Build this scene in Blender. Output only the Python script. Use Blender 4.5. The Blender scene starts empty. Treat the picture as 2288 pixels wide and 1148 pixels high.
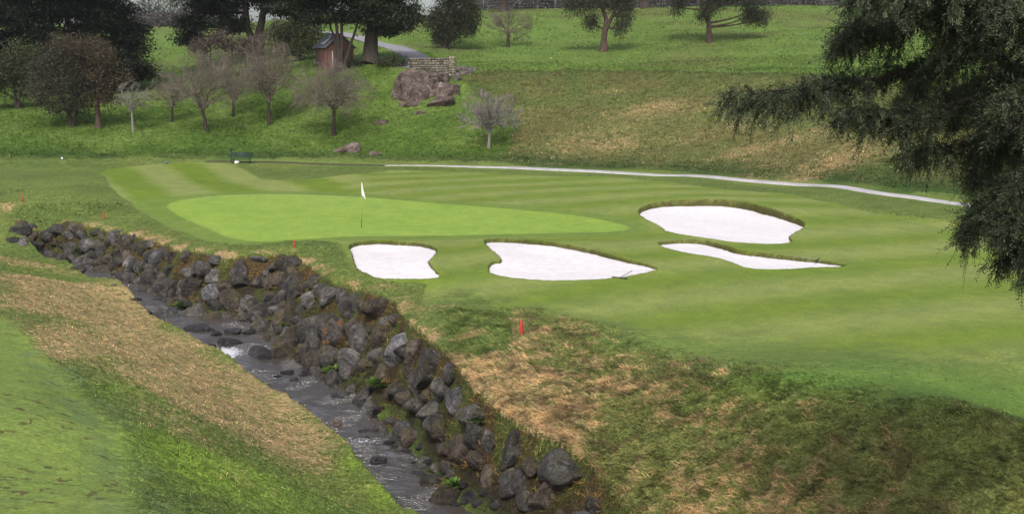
import bpy, math, random
import numpy as np
from mathutils import Vector

# ------------------------------------------------------------------ camera, sky, sun, exposure
SC = bpy.context.scene
COL = SC.collection
F = 2453.0                       # focal length in photo pixels (photo 2288 x 1148)
CAMZ = 7.4
PITCH = math.radians(9.81)
cam_d = bpy.data.cameras.new('camera'); cam = bpy.data.objects.new('camera', cam_d); COL.objects.link(cam)
cam_d.sensor_width = 36; cam_d.lens = 36 * F / 2288; cam_d.clip_start = 0.1; cam_d.clip_end = 3000
cam.location = (0, 0, CAMZ); cam.rotation_euler = (math.pi / 2 - PITCH, 0, 0)
SC.camera = cam
SUN_EL = math.radians(48); SUN_AZ = math.radians(-173)   # azimuth of the direction towards the sun, measured from +Y clockwise
sdir = Vector((math.cos(SUN_EL) * math.sin(SUN_AZ + math.pi * 2), math.cos(SUN_EL) * math.cos(SUN_AZ), math.sin(SUN_EL)))
w = bpy.data.worlds.new('World'); SC.world = w; w.use_nodes = True
nt = w.node_tree; bg = nt.nodes['Background']; sky = nt.nodes.new('ShaderNodeTexSky')
sky.sky_type = 'NISHITA'; sky.sun_disc = False; sky.sun_elevation = SUN_EL
sky.sun_rotation = math.atan2(sdir.x, sdir.y); sky.dust_density = 4.0; sky.air_density = 1.0; sky.ozone_density = 1.5
hs = nt.nodes.new('ShaderNodeHueSaturation'); hs.inputs['Saturation'].default_value = 0.55
nt.links.new(sky.outputs[0], hs.inputs['Color']); nt.links.new(hs.outputs[0], bg.inputs['Color'])
bg.inputs['Strength'].default_value = 0.15
sl = bpy.data.lights.new('sun', 'SUN'); so = bpy.data.objects.new('sun', sl); COL.objects.link(so)
sl.energy = 1.6; sl.angle = math.radians(8); sl.color = (1.0, 0.94, 0.85)
so.rotation_euler = sdir.to_track_quat('Z', 'Y').to_euler(); so.location = (20, -20, 40)
SC.view_settings.view_transform = 'Standard'; SC.view_settings.look = 'None'
SC.view_settings.exposure = 0.55; SC.view_settings.gamma = 1.0
SC.cycles.volume_bounces = 1

rng = np.random.default_rng(7)
# ------------------------------------------------------------------ projection helpers
cp, sp = math.cos(PITCH), math.sin(PITCH)
def ray(u, v):
    a = (u - 1144) / F; b = -(v - 574) / F
    return np.array([a, cp + b * sp, -sp + b * cp])
def at(u, v, Y):
    d = ray(u, v); return np.array([0, 0, CAMZ]) + d * (Y / d[1])
def onz(u, v, z):
    d = ray(u, v); return np.array([0, 0, CAMZ]) + d * ((z - CAMZ) / d[2])

# ------------------------------------------------------------------ noise
def _h(ix, iy, iz, seed):
    n = (ix * 374761393 + iy * 668265263 + iz * 2147483647 + seed * 144269) & 0xffffffff
    n = ((n ^ (n >> 13)) * 1274126177) & 0xffffffff
    n = (n ^ (n >> 16)) & 0xffffffff
    return (n & 0xffff) / 65535.0
def vnoise(x, y, z=None, seed=0):
    x = np.asarray(x, float); y = np.asarray(y, float)
    z = np.zeros_like(x) if z is None else np.asarray(z, float)
    fx, fy, fz = np.floor(x), np.floor(y), np.floor(z)
    ix, iy, iz = fx.astype(np.int64), fy.astype(np.int64), fz.astype(np.int64)
    tx, ty, tz = x - fx, y - fy, z - fz
    tx = tx * tx * (3 - 2 * tx); ty = ty * ty * (3 - 2 * ty); tz = tz * tz * (3 - 2 * tz)
    def L(k):
        a = _h(ix, iy, iz + k, seed); b = _h(ix + 1, iy, iz + k, seed)
        c = _h(ix, iy + 1, iz + k, seed); d = _h(ix + 1, iy + 1, iz + k, seed)
        return (a + (b - a) * tx) * (1 - ty) + (c + (d - c) * tx) * ty
    l0 = L(0)
    if not np.any(tz): return l0
    return l0 * (1 - tz) + L(1) * tz
def fbm(x, y, z=None, seed=0, o=3):
    s = 0; a = 1; t = 0; f = 1
    for k in range(o):
        s = s + a * vnoise(x * f + 17.3 * k, y * f + 5.1 * k, None if z is None else z * f, seed + k); t += a; a *= .5; f *= 2.03
    return s / t                      # 0..1
def sstep(a, b, x):
    t = np.clip((x - a) / (b - a), 0, 1); return t * t * (3 - 2 * t)

# ------------------------------------------------------------------ polygon helpers (world xy)
def seg_dist(x, y, P, closed=False, vals=None):
    P = np.asarray(P, float); n = len(P); best = np.full(x.shape, 1e9); val = np.zeros(x.shape)
    for i in range(n if closed else n - 1):
        a = P[i]; b = P[(i + 1) % n]; dx, dy = b[0] - a[0], b[1] - a[1]; L = dx * dx + dy * dy + 1e-12
        t = np.clip(((x - a[0]) * dx + (y - a[1]) * dy) / L, 0, 1)
        d = np.hypot(x - a[0] - t * dx, y - a[1] - t * dy); m = d < best
        best = np.where(m, d, best)
        if vals is not None: val = np.where(m, vals[i] + t * (vals[(i + 1) % n] - vals[i]), val)
    return (best, val) if vals is not None else best
def inside(x, y, P):
    r = np.zeros(x.shape, bool); n = len(P)
    for i in range(n):
        x1, y1 = P[i][0], P[i][1]; x2, y2 = P[(i + 1) % n][0], P[(i + 1) % n][1]
        if y1 == y2: continue
        c = ((y1 > y) != (y2 > y)) & (x < (x2 - x1) * (y - y1) / (y2 - y1) + x1); r ^= c
    return r
def sdf(x, y, P):                      # positive inside
    d = seg_dist(x, y, P, True); return np.where(inside(x, y, P), d, -d)
def smooth_poly(P, it=2):
    P = np.asarray(P, float)
    for _ in range(it):
        Q = np.roll(P, -1, 0); A = .75 * P + .25 * Q; B = .25 * P + .75 * Q
        P = np.stack([A, B], 1).reshape(-1, P.shape[1])
    return P

# ------------------------------------------------------------------ terrain control
LC = [(-420, 478, -1.7), (-200, 505, -1.8), (0, 543, -1.9), (100, 572, -1.9), (200, 622, -2.0), (330, 697, -2.1), (440, 762, -2.2), (560, 848, -2.35),
      (640, 895, -2.45), (710, 945, -2.5), (770, 985, -2.55), (800, 1030, -2.6), (850, 1090, -2.65), (905, 1148, -2.7)]
LCw = [tuple(onz(*p)) for p in LC] + [(0.3, 20, -2.8), (3, 14, -2.8), (5, 6, -2.8), (7, -6, -2.8)]
RT = [(-420, 432, -.7), (-200, 455, -.8), (-60, 482, -.9), (15, 506, -1.0), (60, 503, -.95), (130, 503, -.9), (230, 512, -.8), (300, 525, -.75), (360, 545, -.7), (430, 565, -.6),
      (500, 578, -.5), (580, 575, -.45), (660, 572, -.4), (700, 600, -.4), (745, 638, -.4), (820, 655, -.35), (880, 672, -.35), (905, 715, -.4), (945, 748, -.5), (1000, 800, -.6),
      (1060, 880, -.8), (1120, 930, -1.0), (1200, 980, -1.2), (1310, 1040, -1.5), (1400, 1148, -2.0)]
RTw = [tuple(onz(*p)) for p in RT] + [(5, 19, -2.1), (8, 13, -2.0), (11, 5, -2.0), (13, -6, -2.0)]
# water line: world y -> level (the brook falls from far left towards the camera)
def zwater_at(y): return np.interp(y, [20, 27, 33, 37.5, 39.0, 41.5, 46, 54, 70], [-3.15, -3.1, -3.0, -2.93, -2.72, -2.6, -2.5, -2.4, -2.3])
CZ = [(0, 1148, 1.3), (0, 1000, 1.2), (0, 850, 1.0), (0, 720, .5), (0, 620, -.4), (0, 570, -1.3), (150, 1148, 1.25), (300, 1148, 1.0), (180, 950, .95), (300, 950, .2), (450, 1148, .3),
      (600, 1148, -.7), (750, 1148, -1.7), (250, 750, -1.0), (150, 650, -1.1), (500, 980, -1.3), (60, 750, .35), (400, 850, -1.1),
      (1165, 760, -.3), (1400, 800, -.2), (1700, 800, 0), (2288, 800, 0), (1000, 700, -.2), (1500, 650, 0), (2000, 650, .05), (2288, 640, .1), (2288, 520, .1),
      (700, 480, 0), (1100, 500, 0), (1400, 505, .05), (900, 415, .2), (500, 425, .05), (300, 400, 0), (100, 420, -.2), (100, 470, -.6), (300, 470, -.25), (500, 545, -.3),
      (650, 545, -.25), (1300, 645, 0), (900, 640, -.15), (1400, 950, -.85), (1600, 950, -.5), (1800, 950, -.2), (2288, 950, -.1), (2288, 1148, -1.2), (1800, 1148, -1.5),
      (1600, 1148, -1.75), (1250, 860, -.5), (-100, 400, -.2), (0, 440, -.4), (560, 405, -.25), (700, 390, .25), (1500, 430, .3), (1800, 470, .3), (2288, 1050, -.5), (1900, 1050, -.75),
      (0, 372, .0), (400, 370, .05), (650, 364, .0), (1100, 376, .0), (1500, 397, .05), (1800, 420, .05), (2145, 461, .0), (2400, 500, 0), (-300, 365, 0)]
CD = [(1100, 368, 83), (1500, 388, 76.5), (1800, 411, 70), (2145, 452, 60.5), (2400, 492, 54), (650, 358, 87), (300, 358, 87.5), (-200, 355, 88), (0, 290, 98), (160, 285, 98), (298, 297, 95.5), (463, 296, 95.5),
      (601, 282, 98), (746, 305, 94), (385, 275, 100), (521, 262, 102), (40, 248, 107), (-300, 200, 120), (200, 230, 112), (340, 185, 126), (500, 180, 118), (350, 112, 158), (200, 120, 158), (450, 105, 160), (-300, 90, 165), (330, 62, 235), (-300, 45, 240),
      (745, 152, 112), (640, 160, 112), (700, 132, 120), (820, 152, 110), (880, 158, 108), (940, 133, 114), (915, 120, 119), (880, 106, 127), (840, 96, 134), (790, 80, 143), (700, 72, 152), (600, 72, 152),
      (950, 242, 98.5), (860, 200, 103), (1092, 333, 88), (773, 345, 89), (1010, 190, 103), (1060, 158, 107), (1200, 156, 106), (1300, 156, 104), (1500, 159, 100), (1700, 163, 96), (1850, 170, 91), (2100, 200, 82), (2400, 235, 74),
      (1300, 150, 110), (1500, 152, 107), (1700, 155, 103), (1900, 158, 97), (2200, 190, 88), (1300, 270, 90), (1600, 280, 85), (1900, 310, 75), (1200, 220, 98),
      (1350, 118, 119), (1585, 95, 124), (1135, 108, 128), (1000, 112, 124), (1300, 60, 141), (1700, 60, 136), (2000, 60, 130), (2288, 90, 115), (1000, 60, 142), (1100, 25, 165), (1400, 20, 160), (1800, 15, 158), (2288, 12, 150), (900, 40, 168), (650, 45, 195)]
CW = [(0, 0, 5.6), (-8, 0, 5.3), (-20, 0, 5.5), (8, 0, -.5), (0, 7, 2.4), (-8, 8, 2.7), (-20, 10, 3.0), (-25, 25, 1.5), (-35, 40, .5), (-50, 60, -.5), (18, 5, -1.5), (25, 15, -.8), (30, 30, 0), (-10, -20, 6), (20, -20, -1),
      (0, 190, 15.3), (60, 185, 15.5), (-60, 250, 16.5), (0, 260, 15), (100, 230, 15), (-100, 300, 17), (60, 320, 13), (-150, 150, 12), (120, 120, 12), (70, 60, 3), (-120, 90, 3), (0, 450, 10), (200, 400, 10), (-200, 420, 12)]
PTS = np.array([onz(*p) for p in CZ] + [at(*p) for p in CD] + list(CW) + LCw + RTw, float)
def _phi(r2): return np.sqrt(r2 + 2.0 ** 2)
_A = _phi(((PTS[:, None, :2] - PTS[None, :, :2]) ** 2).sum(-1)); n_ = len(PTS)
_M = np.zeros((n_ + 3, n_ + 3)); _M[:n_, :n_] = _A + 0.0 * np.eye(n_); _M[:n_, n_] = 1; _M[:n_, n_ + 1:] = PTS[:, :2]; _M[n_, :n_] = 1; _M[n_ + 1:, :n_] = PTS[:, :2].T
_W = np.linalg.lstsq(_M, np.concatenate([PTS[:, 2], [0, 0, 0]]), rcond=None)[0]
def base_h(x, y):
    x = np.asarray(x, float); y = np.asarray(y, float); sh = x.shape; x = x.ravel(); y = y.ravel(); out = np.empty(x.shape)
    for s in range(0, len(x), 40000):
        a, b = x[s:s + 40000], y[s:s + 40000]
        out[s:s + 40000] = _phi((a[:, None] - PTS[None, :, 0]) ** 2 + (b[:, None] - PTS[None, :, 1]) ** 2) @ _W[:n_] + _W[n_] + _W[n_ + 1] * a + _W[n_ + 2] * b
    return out.reshape(sh)
_base0 = base_h
MOUNDS = None
def hit(u, v, h=base_h, off=0.0, tmax=400):
    d = ray(u, v); t = np.concatenate([np.linspace(12, 70, 400), np.linspace(70.2, tmax, 700)])
    z = CAMZ + d[2] * t; g = h(d[0] * t, d[1] * t) + off; k = np.nonzero(z < g)[0]
    if len(k) == 0: k = [len(t) - 1]
    k = k[0]; k0 = max(k - 1, 0); e0 = z[k0] - g[k0]; e1 = g[k] - z[k]; tt = t[k0] + (t[k] - t[k0]) * (e0 / (e0 + e1 + 1e-9)) if k else t[0]
    return np.array([d[0] * tt, d[1] * tt, CAMZ + d[2] * tt])

def _mound(u, v, ru, rv, hgt):
    c = hit(u, v); l = hit(u, v + rv); return (c[0], c[1], ru * c[1] / F, max(c[1] - l[1], .3), hgt)
MOUNDS = [_mound(*q) for q in [(1620, 452, 130, 14, .25), (1760, 474, 60, 15, .18), (880, 542, 80, 8, .10), (1250, 547, 110, 9, .12), (1650, 558, 120, 9, .08), (250, 400, 40, 30, .25), (650, 562, 60, 12, .2)]]
def base_h(x, y):
    b = _base0(x, y)
    for cx_, cy_, rx_, ry_, hh in MOUNDS: b = b + hh * np.exp(-((x - cx_) / rx_) ** 2 - ((y - cy_) / ry_) ** 2)
    return b
def hit(u, v, h=None, off=0.0, tmax=400):
    h = h or base_h
    d = ray(u, v); t = np.concatenate([np.linspace(12, 70, 400), np.linspace(70.2, tmax, 700)])
    z = CAMZ + d[2] * t; g = h(d[0] * t, d[1] * t) + off; k = np.nonzero(z < g)[0]
    if len(k) == 0: k = [len(t) - 1]
    k = k[0]; k0 = max(k - 1, 0); e0 = z[k0] - g[k0]; e1 = g[k] - z[k]; tt = t[k0] + (t[k] - t[k0]) * (e0 / (e0 + e1 + 1e-9)) if k else t[0]
    return np.array([d[0] * tt, d[1] * tt, CAMZ + d[2] * tt])

# bunkers: (u, v, depth of the sand below the turf there)
B1 = [(777, 555, .22), (813, 545, .22), (900, 547, .2), (953, 552, .2), (977, 561, .15), (974, 571, .1), (960, 580, .05), (957, 590, .05), (967, 604, .05), (988, 622, .04), (953, 626, .04), (827, 625, .04), (806, 613, .06), (791, 590, .08), (787, 568, .12)]
B2 = [(1076, 543, .22), (1112, 541, .25), (1189, 545, .27), (1294, 559, .25), (1384, 583, .22), (1470, 602, .12), (1461, 608, .04), (1374, 625, .04), (1259, 630, .04), (1172, 627, .04), (1095, 616, .05), (1091, 601, .15), (1102, 590, .15), (1121, 587, .05), (1119, 576, .04), (1099, 561, .05)]
B3 = [(1423, 477, .3), (1461, 463, .45), (1538, 460, .55), (1607, 460, .6), (1670, 467, .6), (1729, 485, .6), (1796, 505, .4), (1796, 513, .1), (1768, 526, .1), (1762, 536, .1), (1772, 544, .05), (1729, 549, .05), (1639, 544, .05), (1600, 538, .05), (1489, 521, .05), (1478, 508, .05), (1433, 488, .1)]
B4 = [(1464, 548, .18), (1520, 543, .22), (1572, 545, .25), (1607, 554, .27), (1650, 569, .27), (1717, 576, .25), (1796, 585, .2), (1890, 595, .1), (1882, 599, .04), (1815, 600, .04), (1749, 605, .04), (1670, 603, .04), (1639, 589, .04), (1600, 577, .04), (1537, 568, .04), (1485, 556, .04)]
BUNK = []
for B in (B1, B2, B3, B4):
    B = smooth_poly(B, 1)
    BUNK.append(np.array([list(hit(u, v, off=-d * .55)[:2]) + [d * .55] for u, v, d in B]))
def wpoly(L, it=1): return smooth_poly([list(hit(u, v)[:2]) for u, v in L], it)
GREEN = wpoly([(368, 458), (400, 447), (480, 438), (560, 434), (640, 434), (740, 437), (850, 443), (960, 453), (1080, 462), (1200, 472), (1300, 483), (1380, 498), (1415, 510), (1380, 518), (1250, 520), (1100, 524), (960, 527), (800, 527), (700, 532), (620, 538), (560, 541), (500, 528), (440, 500), (390, 478)], 2)
FRINGE = wpoly([(297, 450), (330, 446), (400, 438), (520, 428), (650, 427), (780, 431), (960, 443), (1200, 462), (1330, 474), (1420, 492), (1460, 510), (1430, 524), (1250, 530), (960, 537), (830, 536), (700, 540), (620, 546), (545, 552), (480, 545), (420, 522), (360, 500), (325, 478)], 2)
FAIR = wpoly([(215, 372), (515, 364), (545, 378), (560, 390), (620, 404), (680, 403), (760, 392), (850, 384), (960, 382), (1050, 387), (1150, 392), (1400, 397), (1500, 410), (1650, 425), (1800, 440), (1950, 478), (2050, 492), (2288, 520), (2600, 560), (2600, 740), (2288, 770), (2100, 765), (1900, 758), (1700, 745), (1500, 715), (1300, 680), (1120, 648), (1000, 638), (800, 634), (768, 560), (770, 545), (620, 545), (450, 530), (310, 470), (297, 450), (262, 442), (240, 410)], 2)
TEE = wpoly([(-200, 600), (-60, 700), (30, 720), (110, 810), (180, 900), (245, 960), (285, 1010), (300, 1148), (300, 1300), (-400, 1300)], 2)
HILLDARK = wpoly([(1130, 372), (1500, 392), (1800, 414), (2145, 455), (2400, 490), (2400, 232), (2100, 202), (1850, 170), (1700, 163), (1500, 159), (1300, 156), (1060, 157), (1040, 200), (1160, 260), (1150, 330)], 1)
PATHL = np.array([hit(u, v)[:2] for u, v in [(860, 370.5), (980, 371), (1100, 374), (1230, 379), (1360, 385), (1500, 392.5), (1650, 402), (1800, 414), (1950, 430), (2050, 443), (2145, 457), (2300, 483), (2500, 525)]])
TRACK = np.array([hit(u, v)[:2] for u, v in [(460, 361), (560, 362), (650, 364), (760, 368), (860, 370.5)]])
UPATH = np.array([hit(u, v)[:2] for u, v in [(905, 152), (925, 143), (932, 133), (915, 120), (885, 107), (840, 95), (790, 80), (760, 74), (700, 71), (640, 70)]])
CH_L = np.array(LCw)[:, :3]; CH_R = np.array(RTw)[:, :3]
CHAN = np.concatenate([CH_L[:, :2], CH_R[::-1, :2]])
def channel(x, y):
    """u across the brook bed: 0 at the grass bank, 1 at the wall top, -1 outside"""
    m = inside(x, y, CHAN); u = np.full(x.shape, -1.0)
    if m.any():
        a = seg_dist(x[m], y[m], CH_L[:, :2]); b = seg_dist(x[m], y[m], CH_R[:, :2]); u[m] = a / (a + b + 1e-9)
    return u
def blob(x, y, u, v, ru, rv, rot=0):
    c = hit(u, v); l = hit(u, v + rv); rx = ru * c[1] / F; ry = max(c[1] - l[1], .3)
    dx, dy = x - c[0], y - c[1]; cr, sr = math.cos(rot), math.sin(rot)
    a, b = (dx * cr + dy * sr) / rx, (-dx * sr + dy * cr) / ry
    return np.exp(-(a * a + b * b))
def rough_amt(x, y):
    """0 on close-mown turf, 1 in tufted rough"""
    f = np.maximum(sdf(x, y, FAIR), sdf(x, y, FRINGE)); t = sdf(x, y, TEE)
    w_ = .25 + 2.6 * sstep(44, 34, y) * (x > -3); r = 1 - sstep(0, 1, (f + w_ + (fbm(x / .9, y / .9, seed=14) - .5) * w_ * 1.2) / (w_ + .1)); r = r * (1 - .75 * sstep(-.3, .3, t)); r = r * sstep(.8, 1.2, np.minimum(seg_dist(x, y, PATHL), np.minimum(seg_dist(x, y, TRACK), seg_dist(x, y, UPATH) - .6)))
    dr_ = seg_dist(x, y, CH_R[:, :2]); nr_ = (x > -3) * sstep(44, 38, y); r = r * (1 - nr_ * .72 * (1 - np.maximum(sstep(6.0, 3.4, dr_), sstep(23.4, 21.8, y))))
    return r
def ridges(x, y):
    cx_, sx_ = .85, .53; a = x * cx_ + y * sx_; b = -x * sx_ + y * cx_
    wx = a + .35 * (fbm(x / .9, y / .9, seed=31, o=2) - .5) * 2; wy = b + .35 * (fbm(x / .9, y / .9, seed=32, o=2) - .5) * 2
    return 1 - np.abs(2 * vnoise(wx / .95, wy / .36, seed=11) - 1), 1 - np.abs(2 * vnoise(wx / .36, wy / .17, seed=12) - 1)
def terrain(x, y, fine=True):
    x = np.asarray(x, float); y = np.asarray(y, float); b = base_h(x, y)
    ra = rough_amt(x, y)
    b = b + ra * (fbm(x / 4, y / 4, seed=3, o=2) - .5) * .35 * sstep(12, 25, y)
    u = channel(x, y); m = u >= 0
    if m.any():
        zb = zwater_at(y[m]) - .22
        uu = u[m] + (fbm(x[m] / 1.1, y[m] / 1.1, seed=9, o=2) - .5) * .12 * np.sin(np.pi * u[m])
        pr = np.interp(uu, [0, .05, .16, .5, .66, .82, .93, 1.0], [0, .35, 1.0, 1.0, .86, .5, .2, 0])
        b[m] = b[m] * (1 - pr) + zb * pr
        b[m] += (fbm(x[m] / .5, y[m] / .5, seed=19, o=3) - .5) * .3 * np.sin(np.pi * u[m])
    for B in BUNK:
        m = (x > B[:, 0].min() - 1) & (x < B[:, 0].max() + 1) & (y > B[:, 1].min() - 1) & (y < B[:, 1].max() + 1)
        if m.any():
            d = sdf(x[m], y[m], B) + (fbm(x[m] / .22, y[m] / .22, seed=15, o=2) - .5) * .09; b[m] -= sstep(-.04, .24, d) * 0.9
            b[m] += .05 * np.exp(-(d + .15) ** 2 / .08) * (d < .05)
    if fine:
        near = sstep(70, 40, y)
        # matted tufts: elongated, ridged lumps
        r1, r2 = ridges(x, y)
        mat_ = 1 + .35 * (x > 0) * sstep(36, 30, y); b = b + ra * (r1 * .12 * mat_ + r2 * .07) * (.35 + .65 * near) * (u < 0) + ra * sstep(78, 88, y) * (r1 - .5) * .22 * (u < 0)
    return b

# ------------------------------------------------------------------ colour zones
C_ROUGH = np.array([.130, .168, .042]); C_ROUGH2 = np.array([.092, .132, .034]); C_FL = np.array([.175, .210, .062]); C_FD = np.array([.112, .165, .020])
C_GREEN = np.array([.178, .272, .040]); C_GREEN2 = np.array([.215, .30, .075]); C_FR = np.array([.118, .175, .035]); C_DRY_ = np.array([.300, .185, .080]); C_HILL = np.array([.075, .128, .022])
C_OLIVE = np.array([.105, .105, .042]); C_LAWN = np.array([.125, .185, .042]); C_TEE = np.array([.148, .208, .048]); C_BR = np.array([.085, .058, .026]); C_SOIL = np.array([.035, .028, .018])
C_LUSH = np.array([.108, .188, .036])
DRYB = [(200, 690, 170, 50, 1.), (330, 780, 150, 70, 1.3), (480, 880, 150, 70, 1.3), (620, 960, 110, 60, 1.), (180, 650, 140, 30, 1.), (80, 600, 140, 14, .8), (420, 980, 140, 40, .5), (700, 1060, 80, 50, .55), (150, 780, 90, 40, .6), (560, 1100, 120, 40, .3),
        (1500, 238, 110, 22, .62), (1380, 205, 80, 10, .45), (1700, 330, 130, 20, .5), (1850, 372, 140, 26, .75), (1750, 352, 90, 20, .45), (1250, 300, 160, 60, .25), (1600, 300, 80, 15, .5), (1330, 330, 90, 18, .35), (1180, 290, 50, 25, .3), (1200, 250, 60, 15, .35),
        (1080, 830, 90, 40, .6), (1180, 860, 110, 45, .65), (1300, 900, 160, 45, .65), (1050, 760, 60, 20, .55), (1250, 960, 120, 30, .7), (1450, 880, 110, 30, .5), (960, 690, 70, 15, .45), (850, 650, 60, 8, .7), (760, 640, 40, 8, .5),
    (1500, 300, 400, 80, .30), (1850, 330, 220, 60, .35), (15, 462, 32, 16, .75), (1460, 507, 14, 5, .9), (1110, 582, 14, 5, .7)]
def zones(x, y):
    """-> colour (N,3), dryness, brown, tuftiness"""
    N = x.shape[0]; ra = rough_amt(x, y); n1 = fbm(x / 3, y / 3, seed=41)[:, None]; n2 = fbm(x / 9, y / 9, seed=42)[:, None]; n3 = fbm(x / .8, y / .8, seed=43)[:, None]
    def mix(a, b, t): return a * (1 - t) + b * t
    c = mix(C_ROUGH, C_ROUGH2, np.clip(n1 * 1.6 - .3, 0, 1))
    bh = base_h(x, y)
    hill = (bh > .35)[:, None] & (y[:, None] > 62)
    hz = mix(C_HILL * (.8 + .4 * n1), C_LAWN, sstep(.40, .68, n1 * .5 + n2 * .5) * .8)
    lawn = sstep(6.8, 7.6, bh)[:, None]; hz = mix(hz, mix(mix(C_LAWN, C_LUSH * .8, n1 * .7), C_OLIVE * 1.15, sstep(.5, .72, n2) * .55) * (.72 + .5 * n1), lawn)
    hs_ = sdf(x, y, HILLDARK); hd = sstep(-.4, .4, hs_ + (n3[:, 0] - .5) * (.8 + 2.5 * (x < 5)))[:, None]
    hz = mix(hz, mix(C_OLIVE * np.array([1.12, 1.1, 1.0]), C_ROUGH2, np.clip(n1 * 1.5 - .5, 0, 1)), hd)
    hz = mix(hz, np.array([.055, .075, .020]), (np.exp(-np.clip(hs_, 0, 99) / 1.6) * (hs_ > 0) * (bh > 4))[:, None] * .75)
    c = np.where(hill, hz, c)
    pf = np.minimum(seg_dist(x, y, np.vstack([[hit(-300, 363)[:2]], TRACK])), seg_dist(x, y, PATHL)); c = mix(c, np.array([.030, .060, .014]), (np.exp(-((pf - 1.8) / 2.2) ** 2) * (bh > .18) * (y > 55) * (.25 + 1.0 * n1[:, 0]))[:, None].clip(0, .85))
    # near right: lush band, then brown-olive bank
    lush = 1.15 * blob(x, y, 2150, 890, 420, 66)[:, None] + .6 * blob(x, y, 1800, 850, 260, 26)[:, None] + .5 * blob(x, y, 1450, 780, 250, 22)[:, None]
    c = mix(c, C_LUSH, np.clip(lush, 0, 1) * .85)
    olive = sstep(23.8, 21.0, y)[:, None] * (x[:, None] > 2.2)
    c = mix(c, C_OLIVE * np.array([1.55, 1.85, 1.3]), olive * .75)
    # left tee
    t = sstep(-.3, .3, sdf(x, y, TEE) + (n3[:, 0] - .5) * .5)[:, None]
    c = mix(c, mix(C_TEE, C_ROUGH * 1.2, np.clip(n1 * 2 - .8, 0, 1) * .6), t)
    side = seg_dist(x, y, TEE, True); c = mix(c, np.array([.115, .165, .07]), (np.exp(-((side - .35) / .3) ** 2) * (x > -12))[:, None] * .5 * sstep(.35, .6, n3))
    lb = (.9 * blob(x, y, 860, 1110, 40, 40) + .9 * blob(x, y, 790, 1040, 30, 30) + .8 * blob(x, y, 640, 900, 40, 14) + .8 * blob(x, y, 460, 775, 40, 8) + blob(x, y, 420, 1040, 120, 50) + blob(x, y, 560, 1090, 160, 60) + .7 * blob(x, y, 300, 880, 60, 50))[:, None]
    c = mix(c, np.array([.16, .245, .035]), np.clip(lb, 0, 1) * .85)
    # fairway with mowing stripes
    w_ = .15 + 2.2 * sstep(44, 34, y) * (x > -3); f = sstep(0, 1, (sdf(x, y, FAIR) + w_ + (n3[:, 0] - .5) * w_ * 1.3) / (w_ + .15))[:, None]
    sL = (x * .898 + y * .44) + 1.0 * (n2[:, 0] - .5); stL = np.sin(sL * 2 * math.pi / 5.2)
    sR = (-x * .342 + y * .94) + 1.6 * (n2[:, 0] - .5) + .02 * (x - 5) ** 2 * (x < 5); stR = np.sin(sR * 2 * math.pi / 5.0 + .6)
    wL = sstep(-8, -12, x) * (y > 55); st = stL * wL + stR * .45 * (1 - wL)
    fc = mix(C_FD, C_FL, (.5 + .5 * np.clip(st * 1.7, -1, 1))[:, None]); fc = fc * (.9 + .2 * n3)
    c = mix(c, fc, f)
    fr = sstep(-.1, .1, sdf(x, y, FRINGE))[:, None]; c = mix(c, C_FR, fr * .85)
    gd = sdf(x, y, GREEN); g = sstep(-.12, .12, gd + (n3[:, 0] - .5) * .1)[:, None]
    gs = .5 + .5 * np.sin((x * .5 + y) * 2 * math.pi / 1.3)
    gc = mix(C_GREEN, C_GREEN2, np.clip(.15 * gs[:, None] + (n2 - .3) * .8 + .7 * np.exp(-np.clip(gd, 0, 9) / .5)[:, None] * (y > 62)[:, None], 0, 1))
    c = mix(c, gc, g)
    # dry
    d = np.zeros(N)
    for u, v, ru, rv, a in DRYB: d += a * blob(x, y, u, v, ru, rv)
    d = np.clip(d * (1 - .34 * (hill[:, 0])) * (-.05 + 1.75 * n1[:, 0]), 0, .66) * (1 - f[:, 0]) * (1 - t[:, 0] * .8)
    # strip of dead grass along the wall top
    dr = seg_dist(x, y, CH_R[:, :2]); d = np.maximum(d, np.exp(-(dr / .6) ** 2) * .9 * sstep(.36, .66, n1[:, 0] * .5 + n3[:, 0] * .5) * (1 - f[:, 0] * .7))
    br = olive[:, 0] * sstep(.42, .62, n1[:, 0] * .35 + n3[:, 0] * .65) * .55 * sstep(23.5, 21.5, y)
    q1, q2 = ridges(x, y); mt = ra * (x > 0) * sstep(36, 30, y) * np.maximum(sstep(6.5, 3.2, seg_dist(x, y, CH_R[:, :2])), .7 * sstep(23.4, 21.6, y)) * (1 - np.clip(lush[:, 0], 0, 1) * .85)
    d = np.maximum(d, mt * np.clip(.62 * sstep(.45, .9, q1 * .6 + q2 * .4) * (.55 + .45 * sstep(12, 3, x)) * (.4 + 1.2 * n1[:, 0]), 0, .85)); br = np.maximum(br, mt * .55 * sstep(.5, .2, q1 * .6 + q2 * .4))
    c = mix(c, np.array([.150, .145, .052]), np.clip(mt * .6, 0, 1)[:, None])
    br = np.maximum(br, t[:, 0] * sstep(.63, .70, fbm(x / .22, y / .13, seed=66)) * sstep(.35, .55, n1[:, 0]) * .75)
    uu = channel(x, y); inn = (uu >= 0)
    s = (sstep(0.02, .1, uu) * inn)[:, None]
    sh = sstep(.48, .6, uu)[:, None] * sstep(.78, .6, uu)[:, None] * sstep(.42, .6, n1)
    up_ = sstep(.78, .95, uu)[:, None]; c = mix(c, mix(mix(C_SOIL, C_ROUGH2 * .8, np.clip(sh + .35 * (n3 > .55), 0, 1)), mix(np.array([.075, .052, .024]), C_ROUGH * .5, sstep(.4, .6, n3)), up_ * .85), s); d *= (1 - s[:, 0] * .8)
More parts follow.
